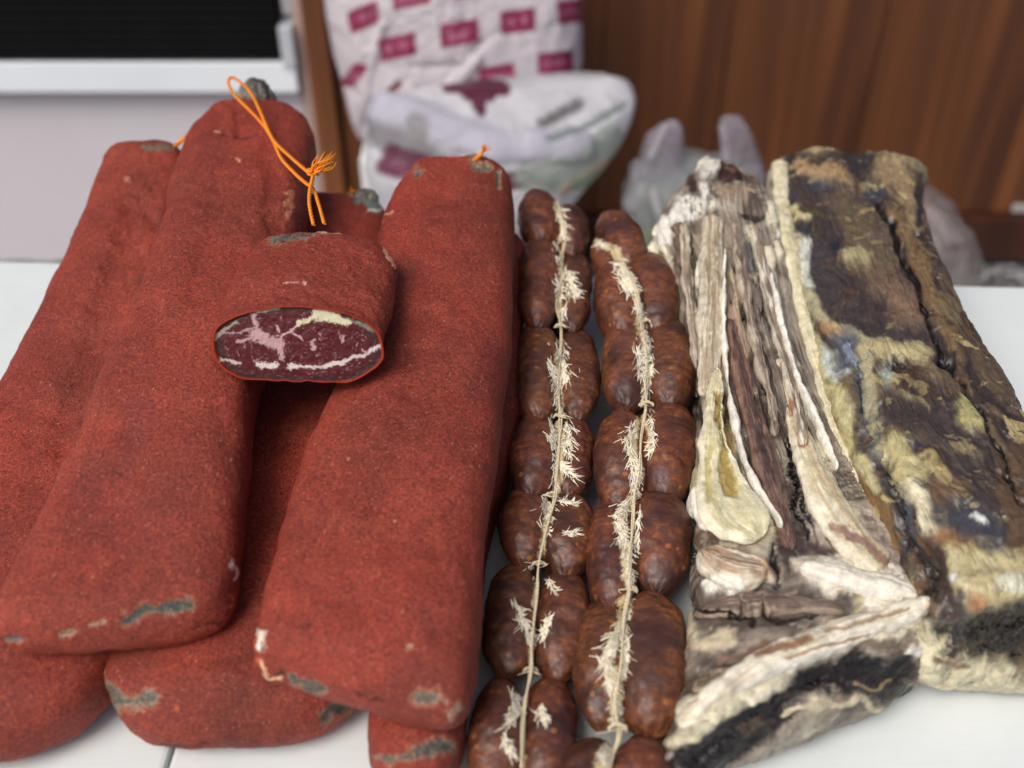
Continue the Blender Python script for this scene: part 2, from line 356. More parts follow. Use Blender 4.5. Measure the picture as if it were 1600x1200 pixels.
# left: shop front with black shutter slats over a white ledge and pale panel
sf = thing('shop_front', (-.5, YW, ZS), 'pale shop counter front with black ribbed shutter above a white ledge', 'shop front')
x0 = atY(-400, 100, YW)[0] - .8; x1 = atY(466, 100, YW)[0]
zl0 = atY(200, 145, YW - .03)[2]; zl1 = atY(200, 99, YW - .03)[2]
M_PANEL = mat_simple('pale_panel', L3(214, 209, 213), .45, .04, 3, .0006)
M_LEDGE = mat_simple('white_ledge', L3(238, 244, 248), .4, .03, 8, 0)
box('panel', (x0, YW, ZS), (x1, YW + .05, zl0 - .012), M_PANEL, sf)
box('trim', (x0, YW - .012, zl0 - .012), (x1, YW + .05, zl0 - .001), mat_simple('grey_trim', L3(150, 145, 155), .5, .05, 8, 0), sf)
box('ledge', (x0, YW - .03, zl0), (x1, YW + .06, zl1), M_LEDGE, sf)
M_BLACK = mat_simple('black_slat', (.005, .005, .006), .8, .3, 20, 0, spec=.15)
M_BLACK2 = mat_simple('black_backing', (.006, .006, .007), .7, .1, 20, 0)
box('shutter_backing', (x0, YW - .004, zl1 + .001), (x1 - .02, YW + .03, zl1 + .8), M_BLACK2, sf)
for k in range(26):
    z = zl1 + .004 + k * .016
    box('shutter_slat', (x0, YW - .026, z), (x1 - .02, YW - .0045, z + .012), M_BLACK, sf, .003)
bx = atY(446, 100, YW - .02); bt = atY(470, 38, YW - .02)
tag(box('wall_box', (x1 - .019, YW - .035, bx[2]), (x1 + .003, YW + .03, bt[2]), mat_simple('box_plastic', L3(190, 196, 200), .5, .04, 8, 0)), 'small pale plastic box at the right end of the black shutter', 'box')
xp0, xp1 = x1 + .004, atY(497, 200, YW)[0]
tag(box('wall_post', (xp0, YW - .015, ZS), (xp1, YW + .12, .6), mat_simple('beige_plaster', L3(176, 152, 142), .7, .06, 10, .001)), 'narrow beige post between the shutter and the wooden door frame', 'post')
M_WOOD = mat_wood('varnished_wood', L3(78, 44, 24), L3(110, 64, 33), L3(150, 92, 48), 5.0, .5)
xf1 = atY(532, 200, YW)[0]
tag(box('door_frame', (xp1 + .002, YW - .03, ZS), (xf1, YW + .1, .6), M_WOOD), 'upright of varnished brown wood left of the printed carrier bag', 'door frame')
dr = thing('wooden_door', (.8, YW, ZS), 'wide varnished brown wooden door behind the bags with a heavier bottom rail', 'door')
xd1 = atY(1900, 200, YW)[0] + .5
zr = atY(1550, 333, YW)[2]
xs_ = [xf1 + .002] + [atY(p, 200, YW)[0] for p in (935, 1120, 1345, 1590)] + [xd1]
for a, b in zip(xs_[:-1], xs_[1:]): box('board', (a + .001, YW, zr + .002), (b - .001, YW + .04, .6), M_WOOD, dr, .002)
box('bottom_rail', (xf1 + .002, YW - .02, ZS + .012), (xd1, YW + .04, zr), mat_wood('rail_wood', L3(60, 32, 20), L3(78, 42, 26), L3(92, 50, 30), 3, .4), dr, .004)
pl = atY(1592, 326, YW - .005)
tag(box('door_plate', (pl[0] - .012, YW - .006, pl[2] - .008), (pl[0] + .03, YW - .0005, pl[2] + .008), mat_simple('plate_metal', (.7, .7, .68), .3, .05, 10, 0, metal=.5)), 'small pale metal plate low on the wooden door at the right edge', 'plate')

# ------------------------------------------------------------------ bags behind the table
def bag_rows(Y, rows): return [(atY(l[0], l[1], Y), atY(r[0], r[1], Y), h) for l, r, h in rows]
def bag(name, rows, Y, mat, strokes, base, label, parent=None, amp=.012, fr=14, nu=220, nv=160, ex=2.6, rf=.05, rn=.04, cf=.03, cn=.04, rects=None, warp=5):
    P, uv = sweep(bag_rows(Y, rows), nu, nv, ex, rf, rn, cf, cn, wy=True, topbias=.6)
    n = normals(P); sd = len(label)
    P = P + n * (amp * (ridged(P * fr * np.array([1, 1, .6]) + sd, 4) - .45) * 1.2)[..., None]
    n = normals(P); col = np.ones(P.shape) * lin(base); col *= (1 + .10 * fbm(P * 18 + sd, 3))[..., None]
    if rects:
        px = to_px(P); ff = ((CAMP - P) * n).sum(2) > 0
        for (cx, cy, w_, h_, a_, sk) in rects:
            ca, sa = math.cos(R(a_)), math.sin(R(a_)); X = (px[..., 0] - cx) * ca + (px[..., 1] - cy) * sa; Yy = -(px[..., 0] - cx) * sa + (px[..., 1] - cy) * ca
            X = X + Yy * sk
            k = sstep(w_ / 2 + 1.5, w_ / 2 - 1.5, np.abs(X)) * sstep(h_ / 2 + 1.5, h_ / 2 - 1.5, np.abs(Yy)) * ff
            txt = (np.abs(Yy) < h_ * .17) & (np.abs(X) < w_ * .36) & (np.sin(X * .95) > -.25) & (np.sin(X * .31 + cx) > -.85)
            rc = np.where(txt[..., None], lin((196, 120, 150)), lin((150, 42, 84)))
            col = col * (1 - k[..., None]) + rc * k[..., None]
    dh = paint(P, n, col, strokes, warp * .6, .012, sd, rag=.4)
    P = P + n * dh[..., None]
    o = mesh_obj(name, P, mat, parent, col)
    if parent is None: tag(o, label, 'bag')
    return o
M_BAGP = mat_bag('printed_plastic', 1, .25, .4); M_BAGW = mat_bag('milky_plastic', .88, .45, .2); M_BAGC = mat_bag('clear_plastic', .42, .3, .16)
rects = [(568, 27, 50, 34, -24, .25), (622, 73, 58, 36, -12, .1), (718, 52, 62, 38, -9, .1), (809, 33, 56, 36, -7, .1), (893, 18, 44, 36, -6, .05), (868, 98, 56, 34, -7, .05),
         (776, 120, 58, 36, -9, .1), (553, 118, 24, 40, 12, .5), (642, -2, 60, 26, -10, 0), (735, -22, 60, 34, -9, 0), (830, -40, 60, 34, -8, 0)]
bag('carrier_bag', [((500, -160), (915, -200), .06), ((508, -60), (912, -80), .085), ((517, 20), (911, 10), .10), ((530, 110), (905, 110), .11), ((548, 180), (880, 190), .10), ((570, 225), (850, 240), .06)],
    1.62, M_BAGP, [([(575, 185), (590, 158), (622, 132)], 5, (120, 30, 60), 0), ([(640, 105), (720, 100), (760, 60)], 3, None, -9), ([(560, 190), (600, 40)], 4, None, 8), ([(700, 140), (740, 90)], 10, None, 6)],
    (224, 216, 220), 'white plastic carrier bag printed with rows of small magenta rectangles', amp=.010, fr=8, rects=rects)
fb = box('foam_crate', (atY(572, 300, 1.5)[0], 1.46, ZS), (atY(625, 300, 1.5)[0] + .10, 1.60, atY(600, 250, 1.46)[2]), mat_simple('white_foam', (.78, .79, .80), .7, .04, 40, .001), None, .006)
tag(fb, 'white foam box standing on the step left of the full milky bag', 'box')
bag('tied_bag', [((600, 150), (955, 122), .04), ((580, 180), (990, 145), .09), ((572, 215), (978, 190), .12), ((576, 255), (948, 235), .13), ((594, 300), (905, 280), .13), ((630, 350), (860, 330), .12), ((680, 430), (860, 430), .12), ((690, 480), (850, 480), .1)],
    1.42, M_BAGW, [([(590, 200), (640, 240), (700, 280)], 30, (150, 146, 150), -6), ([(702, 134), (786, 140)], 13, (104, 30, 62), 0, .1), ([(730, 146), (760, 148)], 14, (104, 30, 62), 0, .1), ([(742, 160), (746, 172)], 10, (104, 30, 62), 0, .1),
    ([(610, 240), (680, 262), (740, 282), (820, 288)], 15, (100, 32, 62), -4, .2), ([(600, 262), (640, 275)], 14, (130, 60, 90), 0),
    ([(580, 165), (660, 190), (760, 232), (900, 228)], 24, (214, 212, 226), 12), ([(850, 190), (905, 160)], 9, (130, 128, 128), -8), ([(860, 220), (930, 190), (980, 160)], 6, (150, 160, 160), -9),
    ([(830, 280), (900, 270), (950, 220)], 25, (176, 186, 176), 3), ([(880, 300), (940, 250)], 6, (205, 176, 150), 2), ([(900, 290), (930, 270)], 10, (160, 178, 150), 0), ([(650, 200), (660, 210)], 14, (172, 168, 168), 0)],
    (238, 238, 242), 'large full milky white plastic bag with dark magenta print below the printed one', amp=.006, fr=8, rf=.03, cf=.008)
b3 = bag('handled_bag', [((1010, 250), (1170, 250), .05), ((985, 290), (1190, 280), .10), ((972, 330), (1215, 330), .12), ((970, 380), (1230, 380), .13), ((980, 440), (1230, 440), .13), ((990, 520), (1220, 520), .12)],
    1.35, M_BAGC, [([(1000, 260), (990, 320)], 12, (205, 208, 212), 5), ([(1010, 380), (1040, 350)], 18, (172, 182, 130), 0, .8, .6), ([(1020, 300), (1030, 340)], 6, (220, 222, 225), 8)],
    (170, 178, 178), 'clear plastic bag with two upright handles standing behind the sausages', amp=.016, fr=12)
for rws in ([((1040, 186), (1060, 186), .006), ((1018, 205), (1068, 205), .012), ((1004, 235), (1070, 235), .02), ((990, 280), (1085, 285), .03)], [((1128, 180), (1150, 180), .006), ((1125, 205), (1172, 200), .012), ((1128, 235), (1188, 235), .02), ((1120, 280), (1200, 285), .03)]):
    h_ = bag('bag_handle', rws, 1.35, M_BAGC, [([(rws[0][0][0], 200), (rws[2][0][0] + 8, 250)], 5, (225, 215, 228), 4)], (178, 172, 182), 'h', parent=b3, amp=.006, fr=20, nu=80, nv=60, rf=.015, rn=.02, cf=.01, cn=.01)
bag('bag', [((1400, 270), (1450, 300), .06), ((1390, 310), (1490, 335), .10), ((1390, 350), (1515, 365), .12), ((1390, 400), (1523, 400), .12), ((1400, 450), (1520, 450), .1)],
    1.45, M_BAGC, [([(1450, 330), (1500, 380)], 8, (200, 190, 188), 6)], (168, 160, 158), 'rounded clear plastic bag behind the right end of the dark slab', amp=.012, fr=12)

# ------------------------------------------------------------------ red crusted cured meats
RED = lin((137, 52, 35))
GREY, TAN, WHT, DRK, ORG = (112, 100, 86), (176, 134, 106), (222, 204, 186), (52, 46, 44), (190, 84, 40)
def patchy(pts, w_, c=GREY):                        # worn place: dull meat showing through, with an orange and pale fringe
    return [(pts, w_ * 1.5, (150, 66, 44), .3, .5, .7), (pts, w_ * 1.05, TAN, -.6, .5, .8), (pts, w_ * .9, c, -1.1, .5), (pts, w_ * .4, (74, 68, 62), -.5, .7, .6)]
def red_body(name, rows, strokes, label=None, parent=None, nu=300, nv=380, seed=0, lump=.0024, ex=3.2, **kw):
    rr = [(at(l[0], l[1], z), at(r[0], r[1], z), h) for l, r, z, h in rows]
    P, uv = sweep(rr, nu, nv, ex, topbias=.62, wob=.035, **kw)
    n = normals(P)
    d = lump * fbm(P * 22 + seed, 3) + .0004 * fbm(P * 90 + seed, 3) + .00018 * fbm(P * 300 + seed, 2)
    # softly knobbled ends
    P = P + n * d[..., None]; n = normals(P)
    col = np.ones(P.shape) * RED
    v = fbm(P * 30 + seed * 3.1, 4)[..., None]; v2 = fbm(P * 12 + 5 + seed, 4)[..., None]
    col = col * (1 + .20 * v + .22 * v2); col[..., 1:] *= (1 - .10 * v2); gr_ = fbm(P * 150 + seed, 3)[..., None]; col *= 1 + .14 * gr_; dmp = (sstep(.35, .8, fbm(P * 17 + 40 + seed, 4)) * .35)[..., None]; col = col * (1 - dmp) + lin((92, 30, 25)) * dmp
    sp = fbm(P * 420 + seed, 2); col = np.where((sp > 1.22)[..., None], lin((200, 130, 104)) * .85, col)
    crk = ridged(P * 55 + seed, 3); kk = sstep(.90, .99, crk) * sstep(.1, .6, fbm(P * 14 + seed + 8, 2))
    col *= (1 - .35 * kk)[..., None]
    dh = paint(P, n, col, strokes, 6.0, .05, seed, smooth=3, rag=.75, soft_min=.5) - .0004 * kk
    P = P + n * dh[..., None]
    o = mesh_obj(name, P, M_CRUST, parent, col)
    if parent is None: tag(o, label, 'cured meat', GRP)
    return o, P
GRP = 'red paprika crusted cured meats piled on the left'
def red_thing(rows, strokes, label, **kw):
    l, r, z, h = rows[len(rows) // 2]; c = (at(l[0], l[1], z) + at(r[0], r[1], z)) / 2
    t = thing('cured_meat', (c[0], c[1], z - h), label, 'cured meat', GRP); o, P = red_body('crust', rows, strokes, parent=t, **kw); return t, P
def lump_part(name, px, py, z, rx, ry, rz, base, strokes, parent, mat=None, seed=1, tilt=0):
    c = at(px, py, z); th = np.linspace(0, math.pi, 60)[:, None]; ph = np.linspace(0, 2 * math.pi, 90, endpoint=False)[None]
    D = np.stack(np.broadcast_arrays(np.sin(th) * np.cos(ph), np.cos(th), np.sin(th) * np.sin(ph)), -1)
    s = 1 + .22 * fbm(D * 1.6 + seed, 3) + .07 * (ridged(D * 4 + seed, 3))
    P = D * s[..., None] * np.array([rx, ry, rz]); ca, sa = math.cos(tilt), math.sin(tilt)
    P = np.stack([P[..., 0] * ca - P[..., 1] * sa, P[..., 0] * sa + P[..., 1] * ca, P[..., 2]], -1) + c
    n = normals(P); col = np.ones(P.shape) * lin(base); col *= (1 + .35 * fbm(P * 120 + seed, 4))[..., None]
    stria = sstep(.55, .9, ridged(P * np.array([200, 60, 200]) + seed, 2))[..., None]; col = col * (1 - .5 * stria) + lin((160, 150, 132)) * .5 * stria
    dh = paint(P, n, col, strokes, 3, .04, seed); P = P + n * dh[..., None]
    return mesh_obj(name, P, mat or M_RIB, parent, col)
def frayed(parent, px, py, z, dx, dy, n=14, ln=.014, name='twine_tail'):
    c = at(px, py, z); V, F = [], []; tip = at(px + dx, py + dy, z + .012) - c
    tube_geo([c - tip * .15, c + tip * .25, c + tip * .55], .0018, 8, V, F)
    for k in range(n):
        e = tip * (.75 + .4 * random.random()) + np.array([random.gauss(0, .0024), random.gauss(0, .002), random.gauss(0, .0026)])
        tube_geo(crom([c + tip * .35, c + tip * .6 + e * .05, c + e], np.linspace(0, 1, 6)), .0007, 5, V, F, True)
    return raw_obj(name, V, F, M_ORANGE, parent)

# bottom layer
T4, P4 = red_thing([((470, 322), (600, 322), .070, .026), ((455, 420), (620, 420), .064, .027), ((400, 560), (635, 560), .052, .028), ((330, 720), (625, 720), .042, .028), ((255, 870), (610, 880), .034, .028), ((185, 990), (585, 1010), .029, .028), ((140, 1085), (560, 1105), .026, .027), ((130, 1165), (550, 1160), .024, .024)],
   patchy([(165, 1075), (185, 1105), (240, 1090)], 12, (120, 112, 98)) + patchy([(505, 1120), (545, 1105)], 9, (80, 76, 62)) + [([(160, 1050), (154, 1085)], 4, TAN, .3), ([(250, 1165), (330, 1170)], 3, (90, 30, 24), -1.2), ((280, 1105), 4, (190, 90, 50), 0), ([(560, 310), (590, 322)], 9, (108, 118, 108), -.8), ([(575, 330), (592, 326)], 3, (200, 200, 190), 0)],
   'bottom red crusted meat in the middle, rounded near end with grey worn left corner', seed=4, rf=.03, rn=.028, cf=.03, cn=.055)
lump_part('meat_tip', 566, 314, .085, .013, .010, .010, (98, 94, 82), [((575, 322), 5, (205, 208, 196), .5)], T4, seed=3)
frayed(T4, 556, 302, .090, -12, -6, 8)
T5, P5 = red_thing([((665, 370), (826, 375), .066, .026), ((655, 470), (822, 475), .060, .026), ((640, 560), (818, 560), .052, .027), ((620, 700), (808, 700), .042, .028), ((600, 850), (766, 850), .034, .028), ((585, 1000), (740, 1000), .028, .028), ((572, 1130), (724, 1130), .026, .026), ((566, 1255), (716, 1255), .026, .026)],
   patchy([(650, 1175), (700, 1165)], 10, (98, 92, 84)) + patchy([(600, 1190), (640, 1185)], 6), 'lowest red crusted meat, mostly hidden between the right one and the sausages', seed=5, cn=.04)
T1, P1 = red_thing([((172, 240), (292, 236), .112, .022), ((138, 335), (298, 330), .093, .024), ((96, 430), (300, 430), .079, .025), ((48, 530), (300, 540), .065, .025), ((-18, 660), (285, 680), .051, .026), ((-85, 800), (258, 830), .042, .027), ((-150, 960), (215, 980), .036, .028), ((-220, 1110), (148, 1110), .028, .027), ((-250, 1190), (100, 1180), .026, .024)],
   [([(225, 226), (268, 228)], 6, (106, 98, 80), -.6), ([(215, 330), (185, 420), (140, 560), (95, 700)], 19, None, -2.8, .8), ([(262, 300), (235, 420), (200, 560)], 14, None, 2.2, .7), ((200, 278), 4, (176, 110, 84), .3)] , 'leftmost red crusted meat, grooved lengthwise, running under the tallest one', seed=1, rf=.018, rn=.03, cf=.022, cn=.05)
frayed(T1, 276, 226, .128, 16, -14, 8)
# second layer
T2, P2 = red_thing([((340, 176), (462, 180), .134, .020), ((302, 222), (494, 226), .128, .026), ((282, 265), (490, 272), .127, .030), ((262, 340), (478, 350), .125, .032), ((228, 460), (455, 460), .119, .032), ((178, 590), (408, 590), .109, .031), ((118, 720), (388, 720), .098, .029), ((50, 850), (374, 840), .085, .027), ((-5, 950), (364, 930), .076, .024), ((-40, 1024), (352, 985), .072, .022)],
   patchy([(195, 968), (240, 955), (290, 945)], 9, (84, 86, 78)) + patchy([(100, 990), (118, 984)], 5, TAN) + patchy([(150, 972), (165, 968)], 4, TAN) + patchy([(5, 1000), (35, 1003)], 4, (100, 98, 96)) +
   [([(366, 878), (364, 900)], 3, WHT, 1), ([(358, 930), (352, 950)], 2.5, (190, 100, 60), 0), ([(300, 985), (345, 970)], 2, (60, 24, 20), -1.5), ([(350, 215), (400, 218)], 2, (96, 36, 30), -1), ((347, 211), 4, (230, 150, 110), .6), ((371, 248), 2.5, (220, 140, 104), .3), ([(150, 745), (175, 735), (190, 738)], 1.6, (100, 36, 30), -1.2),
    ([(452, 300), (450, 345)], 3, (178, 110, 76), .4), ([(420, 240), (430, 340), (415, 430)], 14, None, -2, .7), ([(215, 640), (212, 690)], 20, (120, 52, 46), -1, .8, .5), ([(330, 215), (300, 340), (262, 480)], 22, None, 1.6, .7), ([(355, 175), (365, 210)], 8, None, 2, .6)],
   'tallest red crusted meat, dark knob at far tip, grey scar along near end', seed=2, rf=.016, rn=.018, cf=.018, cn=.03)
lump_part('meat_tip', 402, 156, .147, .0150, .0185, .0170, (94, 88, 78), [([(385, 165), (400, 172)], 4, (130, 50, 38), .4), ([(372, 148), (382, 160)], 5, (150, 140, 100), .2)], T2, seed=8, tilt=.5)
T3, P3 = red_thing([((660, 262), (780, 268), .128, .020), ((636, 290), (800, 300), .123, .025), ((607, 345), (806, 345), .118, .027), ((583, 430), (806, 430), .112, .028), ((553, 530), (797, 530), .104, .028), ((515, 640), (784, 640), .096, .028), ((474, 760), (770, 760), .088, .028), ((436, 880), (756, 880), .080, .027), ((402, 985), (742, 1010), .074, .026), ((388, 1050), (722, 1145), .067, .024)],
   patchy([(455, 1062), (480, 1075), (505, 1078)], 8, (108, 98, 86)) + patchy([(655, 1090), (680, 1092)], 11, (118, 108, 94)) + patchy((636, 1010), 5, TAN) + patchy((656, 268), 8, (98, 92, 84)) + patchy([(735, 248), (762, 262)], 4, (120, 112, 92)) + patchy([(778, 272), (782, 290)], 4, (128, 126, 100)) +
   [([(410, 985), (412, 1010)], 4, WHT, .5), ([(408, 1030), (410, 1045), (428, 1060)], 5, (226, 170, 130), .8), ([(400, 1000), (402, 1040)], 4, (196, 84, 44), .3), ([(425, 1055), (440, 1050)], 3, (60, 24, 20), -2), ((592, 1092), 5, (50, 22, 18), -2.5), ([(560, 1085), (600, 1100)], 3, (104, 36, 28), -1),
    ([(590, 350), (612, 325)], 2.5, (220, 150, 120), .3), ([(470, 985), (500, 960)], 2, (110, 38, 30), -1), ([(700, 1120), (715, 1100)], 6, (150, 120, 100), 0), ((800, 300), 4, (190, 100, 70), .3), ([(640, 430), (600, 640), (560, 800)], 26, None, 1.4, .7)],
   'big right red crusted meat beside the sausages, near end scarred grey and cream', seed=6, rf=.016, rn=.022, cf=.014, cn=.016)
lump_part('meat_tip', 742, 256, .137, .012, .009, .0065, (112, 104, 84), [], T3, seed=5)
frayed(T3, 742, 250, .146, 20, -20, 16)

# the cut piece resting across the two
cz, ch = .149, .0195
crow = [((404, 378), (590, 384), cz + .001, .017), ((384, 415), (618, 425), cz + .001, .0195), ((358, 470), (614, 475), cz + .001, ch), ((340, 515), (603, 520), cz, ch), ((331, 540), (598, 545), cz, ch)]
cc = at(465, 500, cz - ch)
TC = thing('cut_cured_meat', cc, 'short cut piece of red crusted meat with marbled face, resting across two others', 'cured meat', GRP)
rr = [(at(l[0], l[1], z), at(r[0], r[1], z), h) for l, r, z, h in crow]
Pc, uv = sweep(rr, 300, 240, 2.55, .020, .01, .022, .01, capn=False, topbias=.6)
nC = normals(Pc)
tn = (np.arange(Pc.shape[0]) / (Pc.shape[0] - 1))[:, None]
Pc = Pc + nC * (.0022 * fbm(Pc * 30 + 2, 3) + .0007 * fbm(Pc * 120, 3))[..., None]
lean = sstep(.55, 1, tn); Pc[..., 1] += lean * (Pc[..., 2] - cz) * .62       # the cut slants back so the face looks up at the viewer
nC = normals(Pc); col = np.ones(Pc.shape) * RED * (1 + .15 * fbm(Pc * 40, 4))[..., None]
edge = sstep(.972, .992, tn + .006 * fbm(Pc * 200, 2))[..., None]; col = col * (1 - edge) + lin((150, 50, 28)) * edge
dh = paint(Pc, nC, col, patchy([(430, 372), (455, 362), (485, 358)], 9, (104, 100, 88)) + [([(500, 357), (545, 356)], 6, (190, 176, 146), .6), ([(602, 385), (620, 415)], 4, (220, 150, 120), .5), ((475, 442), 3.5, (190, 140, 140), .2), ([(445, 442), (465, 440)], 1.6, (190, 130, 120), 0), ((440, 372), 3, (130, 20, 20), -.6)], 3, .04, 9)
Pc = Pc + nC * dh[..., None]
mesh_obj('crust', Pc, M_CRUST, TC, col)
ring = Pc[-1]; ctr = ring.mean(0); rs = np.concatenate([[1.0, .99, .975, .962], np.linspace(.955, 0.0, 150)])
nf = np.cross(ring[60] - ctr, ring[0] - ctr); nf /= np.linalg.norm(nf); nf = nf if nf @ (CAMP - ctr) > 0 else -nf
ins = np.interp(rs, [0, .95, .962, .975, .99, 1], [-.0012, -.0018, -.0015, .0004, .0006, 0])
Pf = ctr + (ring - ctr)[None] * rs[:, None, None] + nf * ins[:, None, None]
Pf = Pf + nf * (.0003 * fbm(Pf * 300, 3))[..., None] * (rs < .94)[:, None, None]
nF = np.ones(Pf.shape) * nf; pxF = to_px(Pf)
q = np.concatenate([pxF * .09, np.zeros(pxF.shape[:2] + (1,))], -1)
col = np.ones(Pf.shape) * lin((78, 20, 25)) * (1 + .18 * fbm(q * 3, 3))[..., None]
wq = q * 1.6 + .5 * np.stack([fbm(q * 1.2, 2), fbm(q * 1.2 + 9, 2), fbm(q + 4, 2) * 0], -1)
vein = sstep(.70, .85, ridged(wq, 2)) * sstep(-.1, .35, fbm(q * 1.1 + 40, 2)); vein2 = sstep(.74, .86, ridged(wq * 2.3 + 7, 2)) * sstep(-.1, .35, fbm(q * 1.7 + 90, 2))
col = col * (1 - .75 * vein[..., None]) + lin((176, 138, 140)) * .75 * vein[..., None]; col = col * (1 - .6 * vein2[..., None]) + lin((170, 130, 132)) * .6 * vein2[..., None]
dk = sstep(.80, .93, rs[:, None] + .05 * fbm(q * 2, 2))[..., None]; col = col * (1 - .75 * dk) + lin((48, 32, 28)) * .75 * dk
PK = (178, 142, 142); GW = (200, 194, 160)
paint(Pf, nF, col, [([(397, 492), (402, 512)], 4, PK, 0), ([(400, 522), (415, 530), (434, 537)], 9, PK, 0, .3), ([(372, 534), (398, 527)], 2.6, PK, 0), ([(434, 532), (448, 522), (468, 508)], 2, PK, 0), ([(436, 545), (442, 560)], 4, PK, 0),
    ([(468, 506), (492, 494)], 3.5, GW, 0), ([(496, 492), (522, 496)], 9, GW, 0, .3), ([(520, 500), (545, 503)], 5, GW, 0), ([(386, 480), (402, 486), (425, 482), (452, 476)], 3, (180, 172, 150), 0), ([(405, 478), (445, 476)], 3, (150, 140, 120), 0),
    ([(405, 570), (432, 572)], 5, (206, 196, 188), 0), ([(452, 573), (490, 573), (530, 569), (552, 558), (575, 552), (592, 542)], 3, (200, 186, 182), 0), ([(345, 562), (375, 566)], 2, (190, 170, 160), 0), ([(337, 528), (352, 514), (370, 506)], 2.2, (150, 140, 120), 0), ([(345, 520), (372, 521), (396, 512)], 1.4, (160, 130, 132), 0),
    ([(490, 536), (492, 545)], 3.4, PK, 0), ([(460, 521), (472, 530)], 1.8, PK, 0), ([(431, 508), (436, 517)], 2.2, PK, 0), ([(540, 526), (534, 534)], 1.7, PK, 0), ([(556, 503), (584, 515)], 3.5, (112, 112, 98), 0), ([(566, 546), (574, 554)], 1.2, PK, 0)], 2.2, .08, 5)
rim = sstep(.958, .972, rs + 0 * rs)[:, None, None]; col = col * (1 - rim) + lin((150, 50, 26)) * rim
mesh_obj('cut_face', Pf, M_CUT, TC, col, closed=True)
# orange twine loop of the cut piece
V, F = [], []
lp = [(507, 350, .170), (499, 322, .172), (490, 296, .174), (478, 286, .172), (462, 272, .168), (440, 248, .166), (428, 222, .166), (412, 196, .166), (390, 172, .168), (368, 150, .172), (357, 130, .178), (362, 121, .180), (374, 127, .178), (392, 145, .172), (405, 170, .170), (418, 200, .168), (430, 222, .168), (455, 246, .170), (478, 266, .174), (487, 274, .176)]
twist_geo([at(*p) for p in lp], .00135, V=V, F=F)
twist_geo([at(*p) for p in [(490, 352, .170), (484, 322, .174), (484, 300, .177), (489, 275, .179)]], .00135, V=V, F=F)
K = at(489, 270, .178)
twist_geo([K + np.array([.003 * math.cos(a), .0026 * math.sin(a), .0035 * (a / 9 - .5)]) for a in np.linspace(0, 11, 18)], .00135, V=V, F=F)
raw_obj('twine_loop', V, F, M_ORANGE, TC)
V, F = [], []
for k in range(20):
    e = at(515 + random.gauss(0, 7), 246 + random.gauss(0, 7), .186 + random.gauss(0, .002))
    tube_geo(crom([K, K * .5 + e * .5 + np.array([random.gauss(0, .0016), 0, random.gauss(0, .0012)]), e], np.linspace(0, 1, 8)), .00075, 5, V, F, True)
raw_obj('twine_tassel', V, F, M_ORANGE, TC)

# ------------------------------------------------------------------ strings of sausages
def lobe(parent, x0, x1, y0, y1, z, seed, dxt=0, dxb=0, hk=1.0, bend=0, dark=1.0, under=False):
    """one link: x range and y range in the photograph at its widest, tops shifted by dxt and bottoms by dxb"""
    xm, hw = (x0 + x1) / 2, (x1 - x0) / 2
    A = at(xm + dxt, y0, z); B = at(xm + dxb, y1, z); Lm, Rm = at(x0, (y0 + y1) / 2, z), at(x1, (y0 + y1) / 2, z)
    w_ = np.linalg.norm(Rm - Lm) / 2; M_ = (Lm + Rm) / 2; ax = (B - A) / 2; S = np.linalg.norm(ax) * 1.0; ax = ax / np.linalg.norm(ax)
    mid = (A + B) / 2 * .4 + M_ * .6
    sd = np.array([-ax[1], ax[0], 0]); sd = sd if sd[0] > 0 else -sd
    nv, nu = 110, 120
    s = -np.cos(np.linspace(0, math.pi, nv))[:, None]; ph = np.linspace(0, 2 * math.pi, nu, endpoint=False)[None]
    e_ = 2.25 + .35 * math.sin(seed * 1.9); rad = np.clip(1 - np.abs(s) ** e_, 0, 1) ** (1 / 1.75) * (1 + .05 * np.sin(s * 2 + seed)) * 1.03
    sp = lambda v: np.sign(v) * np.abs(v) ** .9
    curve = bend * (1 - s ** 2)
    P = mid + ax * (s * S)[..., None] + sd * (sp(np.cos(ph)) * rad * w_ + curve)[..., None] + np.array([0, 0, 1.]) * (sp(np.sin(ph)) * rad * w_ * hk)[..., None]
    loc = np.stack([np.cos(ph) * rad * w_ * 1.0 + 0 * s, s * S + 0 * ph, np.sin(ph) * rad * w_ + 0 * s], -1) + np.array([seed * .37, seed * .21, seed * .13])
    n = normals(P); d = .0016 * fbm(loc * 45, 3) + .0007 * fbm(loc * 140, 3)
    # puckers where the casing gathers at both ends
    pk = sstep(.72, 1, np.abs(s)); d = d + pk * .00018 * np.sin(ph * 9 + 5 * vnoise(loc * 60)) 
    P = P + n * d[..., None]
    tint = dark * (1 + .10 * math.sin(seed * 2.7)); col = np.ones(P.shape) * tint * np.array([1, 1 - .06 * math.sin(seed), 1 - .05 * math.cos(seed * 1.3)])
    col *= (1 - .25 * pk)[..., None]
    cm = np.zeros(P.shape); dm = paint(P, n, cm, MEMB, 3, .05, 2, rag=1.3); P = P + n * dm[..., None]
    o = mesh_obj('sausage_link', P, M_SAUS, parent, col, attr2=loc, alpha=np.clip(cm[..., 0], 0, 1)); LOBES.append(P); return o
